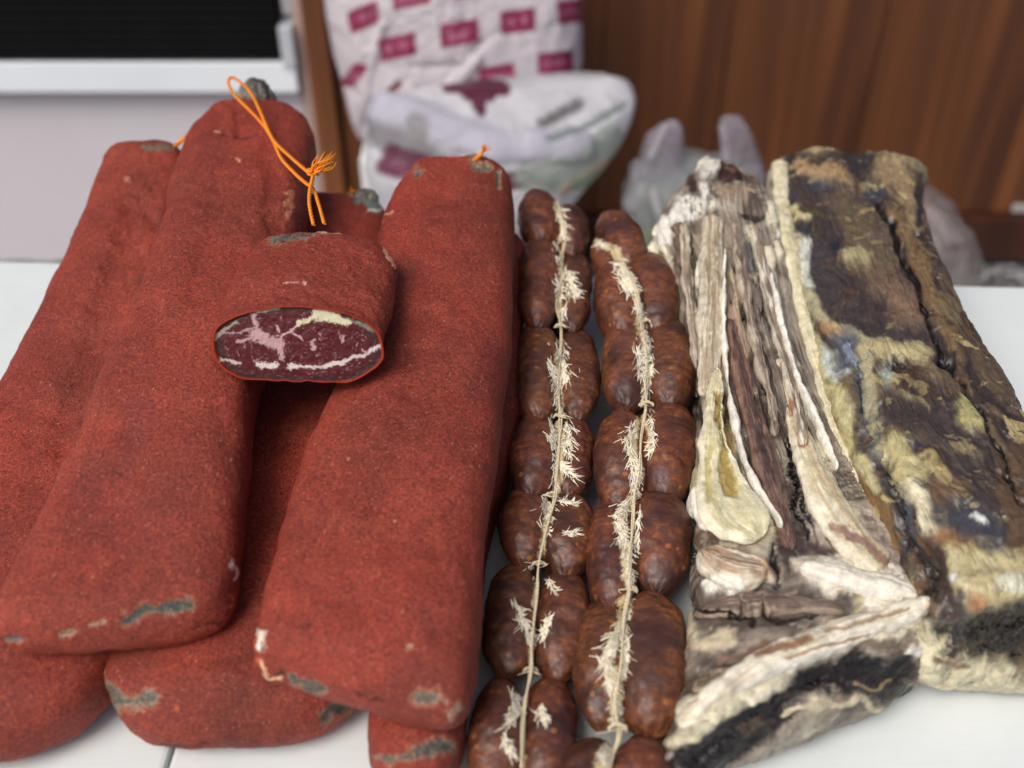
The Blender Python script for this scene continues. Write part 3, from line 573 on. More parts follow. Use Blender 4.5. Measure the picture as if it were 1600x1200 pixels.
def blades(strokes, name, parent, bvh, mat):
    V, F = [], []
    for (pts, wd, n, ln) in strokes:
        pts = np.array(pts, float); pts = pts if len(pts) > 1 else np.vstack([pts, pts + [.5, .5]])
        seg = np.linalg.norm(np.diff(pts, axis=0), axis=1); cum = np.r_[0, np.cumsum(seg)]
        for k in range(int(n * .95)):
            u = random.random() * cum[-1]; i = min(np.searchsorted(cum, u, 'right') - 1, len(seg) - 1); f = (u - cum[i]) / seg[i]
            c = pts[i] + (pts[i + 1] - pts[i]) * f; dr_ = (pts[i + 1] - pts[i]) / seg[i]
            off = random.gauss(0, .36) * wd * (1.6 if random.random() < .15 else 1); p = c + np.array([-dr_[1], dr_[0]]) * off + np.random.RandomState(k).randn(2) * 1.0
            an = math.atan2(dr_[1], dr_[0]) + random.gauss(0, .35) + (1 if off > 0 else -1) * .35 + (math.pi if random.random() < .3 else 0)
            l = ln * random.uniform(.5, 1.7); e = p + np.array([math.cos(an), math.sin(an)]) * l; q_ = []
            for g in (0, .33, .66, 1):
                w2 = p + (e - p) * g; d_ = Vector(ray(w2[0], w2[1])).normalized()
                h = bvh.ray_cast(Vector(CAMP), d_)
                if h[0] is None: q_ = []; break
                lift = .0003 + .0016 * g ** 2 * random.random()
                q_.append((np.array(h[0]) + np.array(h[1]) * lift, np.array(h[1])))
            if len(q_) < 4 or max(np.linalg.norm(q_[j + 1][0] - q_[j][0]) for j in range(3)) > .006: continue
            w0 = random.uniform(.00016, .0004) if random.random() < .9 else random.uniform(.0005, .001); b0 = len(V); D = q_[3][0] - q_[0][0]; D /= np.linalg.norm(D) + 1e-9
            for g, (pp, nn) in enumerate(q_):
                sd = np.cross(D, nn); sd /= np.linalg.norm(sd) + 1e-9; ww = w0 * (.6, 1, .75, .12)[g]
                V += [pp + sd * ww, pp + nn * .0006, pp - sd * ww]
            for g in range(3):
                a = b0 + g * 3; F.extend([(a, a + 1, a + 4, a + 3), (a + 1, a + 2, a + 5, a + 4)])
    o = raw_obj(name, V, F, mat, parent); o['kind'] = 'stuff'; return o
def bvh_of(grids):
    V, F = [], []
    for P in grids:
        nv, nu = P.shape[:2]; b0 = len(V); V += P.reshape(-1, 3)[:].tolist()
        I, J = np.meshgrid(np.arange(nv - 1), np.arange(nu), indexing='ij'); J2 = (J + 1) % nu
        F += (np.stack([I * nu + J, I * nu + J2, (I + 1) * nu + J2, (I + 1) * nu + J], -1).reshape(-1, 4) + b0).tolist()
    return BVHTree.FromPolygons(V, F)
def on(bvh, px, py, lift=.001, zmin=None):
    d_ = Vector(ray(px, py)).normalized(); h = bvh.ray_cast(Vector(CAMP), d_)
    return np.array(h[0]) + np.array([0, 0, lift]) if h[0] is not None else None
def seam_twine(pts, bvh, r, zf, name, parent, V=None, F=None):
    C = crom(np.array(pts, float), np.linspace(0, 1, len(pts) * 8)); out = []
    for p in C:
        h = on(bvh, p[0], p[1], .0012); z = zf(p[1])
        out.append(h if h is not None and h[2] > z else at(p[0], p[1], z))
    out = np.array(out)
    for _ in range(2): out[1:-1] = out[1:-1] * .5 + (out[2:] + out[:-2]) * .25
    return twist_geo(out[::2], r, .001, .005, 2, V, F)

SG = 'strings of paired dark sausages'
cA = at(850, 800, 0); SA = thing('sausage_string', cA, 'left string of paired brown sausages lying against the red crusted meats', 'sausages', SG)
cB = at(1000, 800, 0); SB = thing('sausage_string', cB, 'right string of paired brown sausages beside the pale ribbed meat, fatter links', 'sausages', SG)
LOBES = []; k = 0
W_ = (255, 255, 255)
MEMB = [([(872, 312), (880, 345), (884, 372)], 4, W_, .5), ([(876, 420), (874, 480), (876, 512)], 3.5, W_, .4), ([(875, 530), (873, 600), (874, 655)], 4.5, W_, .5), ([(874, 660), (874, 700), (868, 770)], 4.5, W_, .5), ([(858, 790), (850, 840), (842, 880)], 4, W_, .4),
  ([(838, 900), (832, 1000), (828, 1050)], 3, W_, .3), ([(824, 1070), (815, 1200)], 3, W_, .3), ([(962, 392), (978, 420), (996, 470), (1004, 508)], 6, W_, .6), ([(1006, 520), (1009, 560), (1008, 600), (1010, 632)], 6.5, W_, .6), ([(1006, 645), (986, 690), (998, 745), (992, 768)], 6, W_, .5), ([(1012, 660), (1014, 700)], 3, W_, .4),
  ([(990, 780), (972, 820), (978, 860), (984, 920)], 7, W_, .6), ([(978, 940), (966, 990), (950, 1025), (962, 1080), (965, 1140)], 9, W_, .7), ([(958, 1155), (940, 1200), (930, 1240)], 10, W_, .6), ([(928, 378), (950, 388)], 4, W_, .3)]
rowsA = [(812, 872, 302, 382, .082, 0, 3, 862, 919, 326, 402), (805, 878, 374, 513, .072, 2, 0, 866, 924, 392, 522), (800, 876, 508, 658, .060, 5, 5, 862, 936, 512, 660), (796, 872, 646, 780, .050, 4, -4, 856, 926, 650, 782),
         (780, 856, 766, 888, .040, 8, 4, 838, 926, 772, 905), (750, 842, 886, 1058, .030, 14, 4, 826, 922, 890, 1064), (730, 826, 1058, 1240, .022, 10, 0, 808, 902, 1060, 1245)]
for (a0, a1, ay0, ay1, z, t_, b_, c0, c1, cy0, cy1) in rowsA:
    lobe(SA, a0, a1, ay0, ay1, z, k + 1, t_, b_, dark=1.05); lobe(SA, c0, c1, cy0, cy1, z - .004, k + 2, t_, b_, dark=.85); k += 2
rowsB = [(930, 1010, 415, 532, .072, -12, 6, 978, 1064, 404, 520), (938, 1018, 506, 640, .062, 4, 0, 1002, 1087, 502, 640), (924, 1012, 640, 796, .050, 8, 2, 990, 1087, 634, 782),
         (914, 998, 782, 948, .040, 6, 4, 974, 1078, 766, 930), (892, 986, 934, 1140, .031, 8, 6, 955, 1076, 926, 1150), (866, 972, 1152, 1310, .023, 12, 0, 945, 1056, 1150, 1310)]
for (a0, a1, ay0, ay1, z, t_, b_, c0, c1, cy0, cy1) in rowsB:
    lobe(SB, a0, a1, ay0, ay1, z, k + 1, t_, b_, dark=.95); lobe(SB, c0, c1, cy0, cy1, z - .002, k + 2, t_, b_, dark=1.0); k += 2
lobe(SB, 935, 1000, 340, 425, .074, 41, -26, 18, 1.0, .004); lobe(SB, 925, 968, 374, 445, .070, 43, -8, 12)
VIS = list(LOBES)
for (x, y, z, P_) in ((865, 400, .034, SA), (868, 470, .028, SA), (870, 550, .020, SA), (1000, 450, .032, SB), (1010, 520, .026, SB), (1010, 590, .018, SB)):
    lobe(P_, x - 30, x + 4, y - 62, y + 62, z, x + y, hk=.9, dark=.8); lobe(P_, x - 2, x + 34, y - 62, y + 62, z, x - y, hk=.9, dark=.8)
bv = bvh_of(VIS)
zA = lambda y: np.interp(y, [300, 1200], [.088, .030]); zB = lambda y: np.interp(y, [400, 1200], [.080, .034])
V, F = [], []
sA = [(872, 312), (878, 345), (884, 375), (876, 400), (878, 440), (872, 480), (876, 512), (875, 560), (874, 610), (874, 655), (874, 700), (870, 745), (866, 775), (856, 820), (842, 880), (838, 930), (832, 1000), (828, 1050), (820, 1110), (815, 1200), (812, 1240)]
seam_twine(sA, bv, .0007, zA, '', None, V, F); seam_twine([(x + 4 * math.sin(y * .05), y) for x, y in sA], bv, .0006, zA, '', None, V, F)
def ring_at(px, py, z, rx, rz, V, F, r=.0009):
    c = at(px, py, z); twist_geo([c + np.array([rx * math.cos(a), .002 * math.sin(a), rz * math.sin(a)]) for a in np.linspace(.2, math.pi - .2, 9)], r, V=V, F=F)
    for j in range(3): tube_geo(crom([c + [0, 0, rz], c + [random.gauss(0, .003), -.002, rz + .002], c + [random.gauss(0, .006), -.004, rz + .001]], np.linspace(0, 1, 5)), .0006, 5, V, F, True)
for (x, y, z) in ((884, 380, .084), (875, 514, .074), (874, 655, .062), (862, 778, .052), (842, 886, .042), (829, 1052, .032)): ring_at(x, y, z, .0042, .003, V, F)
raw_obj('twine', V, F, M_TWINE, SA); V, F = [], []
sB = [(962, 385), (975, 412), (986, 440), (996, 470), (1004, 508), (1010, 560), (1008, 600), (1010, 636), (1002, 690), (998, 740), (992, 770), (990, 820), (982, 880), (984, 925), (976, 965), (970, 1040), (962, 1100), (966, 1145), (958, 1180), (945, 1240)]
seam_twine(sB, bv, .0008, zB, '', None, V, F); seam_twine([(x + 4 * math.sin(y * .045), y) for x, y in sB], bv, .0007, zB, '', None, V, F)
for (x, y, z) in ((972, 412, .084), (1006, 506, .076), (1010, 636, .064), (992, 768, .054), (983, 926, .046), (965, 1142, .038)): ring_at(x, y, z, .005, .003, V, F, .0011)
raw_obj('twine', V, F, M_TWINE, SB)
shA = [([(872, 315), (880, 345), (884, 372)], 7, 90, 10), ([(868, 382), (875, 410)], 7, 50, 9), ([(886, 425), (892, 450), (898, 462)], 12, 130, 10), ([(870, 440), (876, 470)], 4, 50, 9), ([(884, 478), (878, 505)], 4, 40, 8),
  ([(872, 520), (880, 560), (886, 600)], 12, 150, 10), ([(858, 566), (868, 600)], 5, 60, 9), ([(872, 600), (873, 655)], 6, 100, 9), ([(860, 655), (868, 690)], 5, 60, 9), ([(888, 660), (888, 712)], 7, 110, 10), ([(855, 680), (866, 700)], 4, 40, 8),
  ([(870, 720), (892, 742), (900, 746)], 7, 80, 10), ([(868, 715), (866, 770)], 5, 70, 9), ([(852, 780), (858, 812)], 10, 90, 10), ([(875, 785), (900, 786)], 4, 40, 8), ([(884, 834), (905, 832)], 5, 45, 8), ([(842, 822), (858, 830)], 4, 30, 8),
  ([(832, 880), (842, 905)], 8, 80, 10), ([(856, 905), (866, 925)], 6, 50, 9), ([(806, 945), (820, 975), (830, 1000)], 8, 110, 11), ([(862, 960), (845, 1000)], 6, 70, 10), ([(826, 1045), (832, 1060)], 7, 50, 8),
  ([(800, 1085), (806, 1110), (790, 1140)], 8, 100, 10), ([(846, 1100), (848, 1130)], 8, 70, 9), ([(786, 1150), (800, 1180)], 6, 50, 10)]
blades(shA, 'casing_shreds', SA, bv, M_SHRED)
shB = [([(928, 382), (945, 386)], 4, 30, 8), ([(960, 412), (978, 430), (992, 455)], 10, 130, 10), ([(968, 436), (985, 456)], 8, 80, 9), ([(994, 470), (1004, 505)], 6, 80, 9), ([(1006, 510), (1012, 560)], 8, 120, 9), ([(995, 545), (1004, 590)], 7, 90, 10), ([(1020, 560), (1014, 600)], 5, 50, 8),
  ([(1010, 605), (1008, 650)], 7, 90, 9), ([(990, 665), (980, 690), (990, 730)], 8, 120, 11), ([(1018, 655), (1022, 690), (1012, 715)], 6, 80, 9), ([(990, 735), (992, 770)], 8, 90, 9), ([(985, 780), (968, 810), (972, 850)], 10, 160, 11), ([(1000, 800), (992, 860)], 5, 60, 9), ([(978, 860), (984, 915)], 6, 80, 10),
  ([(984, 925), (978, 965)], 5, 60, 10), ([(975, 970), (955, 1010), (945, 1040), (956, 1080)], 10, 210, 13), ([(980, 1000), (975, 1060)], 6, 90, 11), ([(962, 1090), (965, 1140)], 7, 90, 9), ([(958, 1150), (940, 1190)], 8, 90, 11)]
blades(shB, 'casing_shreds', SB, bv, M_SHRED)

# ------------------------------------------------------------------ the two pale and dark dried slabs on the right
RIB_P = [None]; SLAB_P = [None]
def slab(name, rows, base_cols, strokes, label, cat, mat, seed, flow, nu=430, nv=640, ex=3.2, relief=.004, fib=.0012, longr=None, flecks=(), desat=.25, soft=.45, rstreak=1.3, stk=1.0, **kw):
    rr = [(at(l[0], l[1], z), at(r[0], r[1], z), h) for l, r, z, h in rows]
    P, uv = sweep(rr, nu, nv, ex, topbias=.70, **kw)
    n = normals(P)
    S = uv[..., 1].max(); v = uv[..., 1] / S; u = np.cos(uv[..., 0]); u = np.sign(u) * np.abs(u) ** (2 / ex)
    fc = flow(u, v, P)                              # fibre coordinates
    F1 = fbm(fc * 1.0 + seed, 4, .6); F2 = ridged(fc * 2.2 + seed + 4, 3)
    lumps = fbm(P * 34 + seed, 4)
    big = fbm(P * 16 + seed + 9, 3)
    F1 = F1 * sstep(.01, .12, v) if longr is not None else F1; F2 = F2 * sstep(.01, .12, v)
    d = relief * .5 * F1 + fib * F2 + relief * .45 * lumps + .00025 * fbm(P * 260, 3) + relief * .5 * big
    P = P + n * d[..., None]; n = normals(P)
    if 0: pass
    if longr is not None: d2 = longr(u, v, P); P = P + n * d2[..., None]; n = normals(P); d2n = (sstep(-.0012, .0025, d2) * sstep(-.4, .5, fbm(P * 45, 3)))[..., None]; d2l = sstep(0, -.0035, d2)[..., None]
    w1 = sstep(-.35, .35, F1 + .5 * lumps)[..., None]; w2 = sstep(.05, .5, fbm(P * 26 + 50 + seed, 4) + .3 * F1)[..., None]
    col = lin(base_cols[0]) * (1 - w1) + lin(base_cols[1]) * w1; col = col * (1 - .7 * w2) + lin(base_cols[2]) * .7 * w2
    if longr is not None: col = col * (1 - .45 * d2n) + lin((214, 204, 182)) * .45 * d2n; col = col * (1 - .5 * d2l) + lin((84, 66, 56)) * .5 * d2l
    ex_ = rstreak * fbm(fc * np.array([3.0, .9, 1]) + seed + 60, 4, .65); dh = paint(P, n, col, strokes, 9.0, .024, seed, smooth=8, rag=.8, extra=ex_, soft_min=soft) * 1.1; cov = 1 - .8 * COVER[0]; gr = (col * [.3, .6, .1]).sum(-1, keepdims=True); col = col * (1 - desat) + gr * desat
    fine = fbm(fc * 5 + seed, 3, .65)[..., None]; col *= (1 + .20 * fine + .10 * fbm(P * 180 + seed, 3)[..., None])
    qw = P * 95 + .8 * np.stack([fbm(P * 60, 2), fbm(P * 60 + 5, 2), fbm(P * 60 + 11, 2)], -1) * np.array([1, .6, 1])
    for j, (c_, th_, mx_, sc_) in enumerate(flecks):
        kf = (sstep(th_, th_ + .16, fbm(qw * sc_ + 13 * j + seed, 4, .6)) * sstep(-.5, .2, fbm(P * 22 + 7 * j, 2)) * (.3 + .7 * cov))[..., None] * mx_; col = col * (1 - kf) + lin(c_) * kf; dh = dh + .0004 * kf[..., 0]
    st_ = fc * np.array([4.5, 1.2, 1]); mod = sstep(-.3, .5, fbm(P * 40 + 3, 3))
    pale = (sstep(.62, .92, ridged(st_ + 3 + seed, 3)) * mod * cov)[..., None] * .6 * stk; col = col * (1 - pale) + (lin(base_cols[3]) * .6 + col * .4) * pale
    drk = (sstep(.66, .92, ridged(st_ * 1.3 + 30 + seed, 3)) * (1 - mod) * cov)[..., None] * .4 * stk; col = col * (1 - drk) + lin((52, 42, 38)) * drk
    dh = dh + .0002 * pale[..., 0] - .0003 * drk[..., 0]
    col = np.clip(col, .004, .9) ** 1.18 * .95
    P = P + n * (dh + .0003 * fine[..., 0] * cov)[..., None]
    SLAB_P[0] = RIB_P[0]; RIB_P[0] = P
    return tag(mesh_obj(name, P, mat, None, col), label, cat)
CRM, WH2, DK, BLK, YEL, OLV, PLM, BLU, BRN, TN = (216, 206, 174), (234, 228, 212), (74, 62, 54), (28, 22, 20), (184, 173, 132), (150, 136, 88), (82, 68, 64), (104, 110, 122), (112, 76, 48), (172, 146, 98)
def flowB(u, v, P):
    q = P * 30; return np.stack([u * 8 + 2 * v + .9 * fbm(q, 2), v * 17 + .9 * fbm(q + 7, 2), P[..., 2] * 60], -1)
stB = [([(1198, 300), (1206, 380), (1222, 450), (1240, 530)], 16, (232, 224, 192), .5, .3), ([(1204, 240), (1198, 290), (1214, 360), (1228, 440), (1242, 520), (1268, 620), (1300, 710)], 24, CRM, 1.0, .25), ([(1240, 228), (1238, 300), (1252, 365), (1266, 430)], 7, (64, 66, 72), -1, .4), ([(1252, 234), (1300, 226), (1362, 230)], 7, (172, 150, 104), 2, .4), ([(1362, 232), (1425, 262), (1445, 285)], 7, (150, 138, 104), 1),
  ([(1265, 300), (1290, 350)], 26, PLM, -.5, .5), ([(1262, 262), (1325, 284)], 12, (184, 150, 98), 1.6, .5), ([(1275, 290), (1370, 296)], 7, (72, 74, 86), -1.5, .6), ([(1330, 255), (1360, 250)], 14, (70, 64, 60), -1), ([(1385, 262), (1420, 305), (1432, 345)], 17, TN, 1.4, .5), ([(1436, 300), (1438, 350)], 6, (66, 62, 62), -1),
  ([(1320, 315), (1350, 350), (1375, 400)], 30, (116, 98, 72), .4, .6), ([(1300, 420), (1340, 470), (1395, 510), (1440, 520)], 30, PLM, -1, .4), ([(1280, 390), (1292, 450)], 24, (80, 70, 68), 0, .6), ([(1309, 380)], 13, (54, 54, 62), -.6, .4), ([(1328, 402), (1352, 412)], 13, (172, 160, 112), 1.2, .5),
  ([(1386, 440), (1402, 470), (1425, 490)], 24, (134, 106, 80), .5, .7), ([(1340, 330), (1370, 324)], 5, TN, .5), ([(1430, 420), (1460, 470)], 14, (128, 100, 62), .8), ([(1254, 325), (1258, 345)], 8, (210, 196, 142), 2.2, .3), ([(1269, 332)], 6, (96, 86, 34), .8, .3), ([(1250, 385), (1262, 420), (1268, 450)], 8, (206, 206, 190), 1.2, .4),
  ([(1262, 470), (1300, 505), (1345, 525), (1390, 540)], 11, YEL, 1.8, .5), ([(1300, 512)], 11, (186, 142, 84), .6, .5), ([(1290, 550), (1302, 575)], 13, (200, 206, 194), 1, .5), ([(1270, 540), (1300, 620), (1335, 700), (1362, 762)], 14, (200, 190, 132), 1, .5), ([(1258, 560), (1268, 580)], 7, (92, 88, 36), 0), ([(1285, 640), (1318, 710), (1370, 800), (1400, 860)], 9, (156, 118, 62), -.5, .5),
  ([(1318, 525), (1336, 580), (1355, 640), (1378, 705), (1405, 780), (1430, 845), (1455, 900)], 17, (96, 102, 110), -3.0, .35), ([(1318, 530), (1335, 590)], 5, (150, 160, 178), .5), ([(1375, 720), (1420, 830), (1460, 930)], 9, (52, 44, 40), -1.5, .5), ([(1345, 620), (1352, 650), (1368, 690)], 4, (148, 150, 110), .8), ([(1330, 570), (1340, 640)], 3, (44, 46, 52), -1.5), 
  ([(1345, 548), (1400, 545), (1440, 560)], 14, (192, 176, 122), 1.6, .4), ([(1350, 560), (1352, 600), (1365, 640)], 12, YEL, 1.4, .4), ([(1390, 583)], 15, (156, 166, 156), 0, .5), ([(1400, 570), (1425, 572)], 4, (60, 40, 28), -2), ([(1432, 592), (1440, 610)], 24, (84, 60, 44), -1.2, .4), ([(1415, 610), (1470, 640)], 6, (190, 180, 120), 1),
  ([(1405, 640), (1450, 650), (1490, 668)], 32, PLM, -1.2, .3), ([(1500, 640), (1512, 655)], 17, (172, 162, 102), 1.8, .4), ([(1395, 690), (1412, 712), (1420, 735)], 24, (196, 182, 122), 2, .4), ([(1440, 700)], 9, (98, 88, 92), -1), ([(1462, 715), (1468, 735)], 12, (186, 164, 96), 2, .3), ([(1505, 715)], 14, YEL, 1), ([(1500, 725), (1530, 755), (1560, 790)], 26, PLM, -1, .4),
  ([(1450, 765), (1490, 770)], 20, (122, 92, 60), 0), ([(1425, 760), (1450, 790), (1462, 830)], 15, (216, 206, 168), 2, .4), ([(1500, 805), (1540, 830), (1570, 860)], 30, (84, 82, 88), -1, .4), ([(1520, 806), (1535, 812)], 7, (222, 222, 212), 1.5), ([(1480, 850), (1500, 860)], 20, (176, 126, 66), .6, .7), ([(1490, 880), (1545, 890), (1600, 880)], 28, (202, 188, 134), 2, .5),
  ([(1500, 925), (1560, 920), (1620, 900)], 30, (198, 182, 128), 1.5, .5), ([(1526, 940)], 14, (184, 132, 74), -.3, .5), ([(1560, 905), (1590, 912)], 12, (206, 206, 176), .8), ([(1455, 850), (1470, 900), (1490, 955)], 18, (80, 64, 56), -1.5, .4), ([(1498, 905)], 7, (206, 206, 202), 1), ([(1585, 700), (1600, 850)], 20, (110, 84, 54), 0), ([(1475, 1000), (1530, 985), (1620, 960)], 26, (64, 54, 40), -6, .3), ([(1550, 1010), (1640, 1000)], 24, (56, 48, 38), -5, .3),
  ([(1450, 1000), (1455, 1060), (1500, 1075), (1600, 1085)], 26, (220, 210, 170), 3, .3), ([(1490, 1045), (1560, 1050)], 16, (214, 204, 164), 1), ([(1520, 1085), (1560, 1080), (1620, 1090)], 9, (88, 76, 50), -.5, .4), ([(1458, 1025), (1520, 1040)], 3, (140, 112, 84), -1.5), ([(1460, 980), (1475, 985)], 9, (44, 36, 28), -3), ([(1440, 880), (1448, 960)], 8, (66, 54, 44), -2),
  ([(1400, 330), (1432, 400), (1466, 470), (1500, 560)], 8, (136, 108, 64), 1.5, .6), ([(1378, 308), (1400, 370), (1422, 430), (1450, 490), (1476, 560), (1512, 625), (1560, 700), (1610, 785)], 4, (30, 22, 17), -7, .5)]
SLAB = slab('cured_slab', [((1198, 292), (1440, 305), .068, .044), ((1204, 345), (1430, 352), .067, .046), ((1220, 425), (1450, 428), .064, .047), ((1240, 520), (1484, 520), .060, .047), ((1268, 620), (1536, 620), .056, .047), ((1305, 720), (1600, 730), .053, .047), ((1352, 830), (1668, 840), .050, .047), ((1404, 930), (1730, 940), .048, .046), ((1440, 1030), (1780, 1030), .047, .045)],
   [(74, 60, 54), (112, 92, 68), (142, 122, 84), (186, 170, 128)], stB, 'thick dark mottled slab of dried meat with yellow fat, rightmost on the table', 'cured meat', M_SLAB, 3.0, flowB, desat=.22, rstreak=1.1, stk=.6, ex=4.2, wob=.03, soft=.6, relief=.0034, fib=.0003, flecks=[((200, 184, 134), .42, .75, .8), ((60, 48, 46), .38, .8, .6), ((138, 98, 58), .40, .6, .7), ((186, 190, 176), .62, .7, 1.3), ((90, 92, 98), .55, .6, .9)], rf=.012, rn=.016, cf=.009, cn=.010)
def flowA(u, v, P):
    k = sstep(.66, .76, v + .04 * u); a = np.stack([u * 11 + 1.5 * np.sin(v * 5), v * 5, P[..., 2] * 50], -1); b = np.stack([u * 2.6, v * 44 - u * 2.5, P[..., 2] * 50], -1)
    return a * (1 - k[..., None]) + b * k[..., None]
def longA(u, v, P):
    k = 1 - sstep(.62, .74, v); r_ = ridged(np.stack([u * 5.5 + .5 * np.sin(v * 4), v * 1.6, 0 * u], -1) + 2.2, 2)
    return (.0045 * (r_ - .55) + .0010 * ridged(np.stack([u * 17, v * 4, 0 * u], -1), 2)) * k * sstep(.05, .2, v)
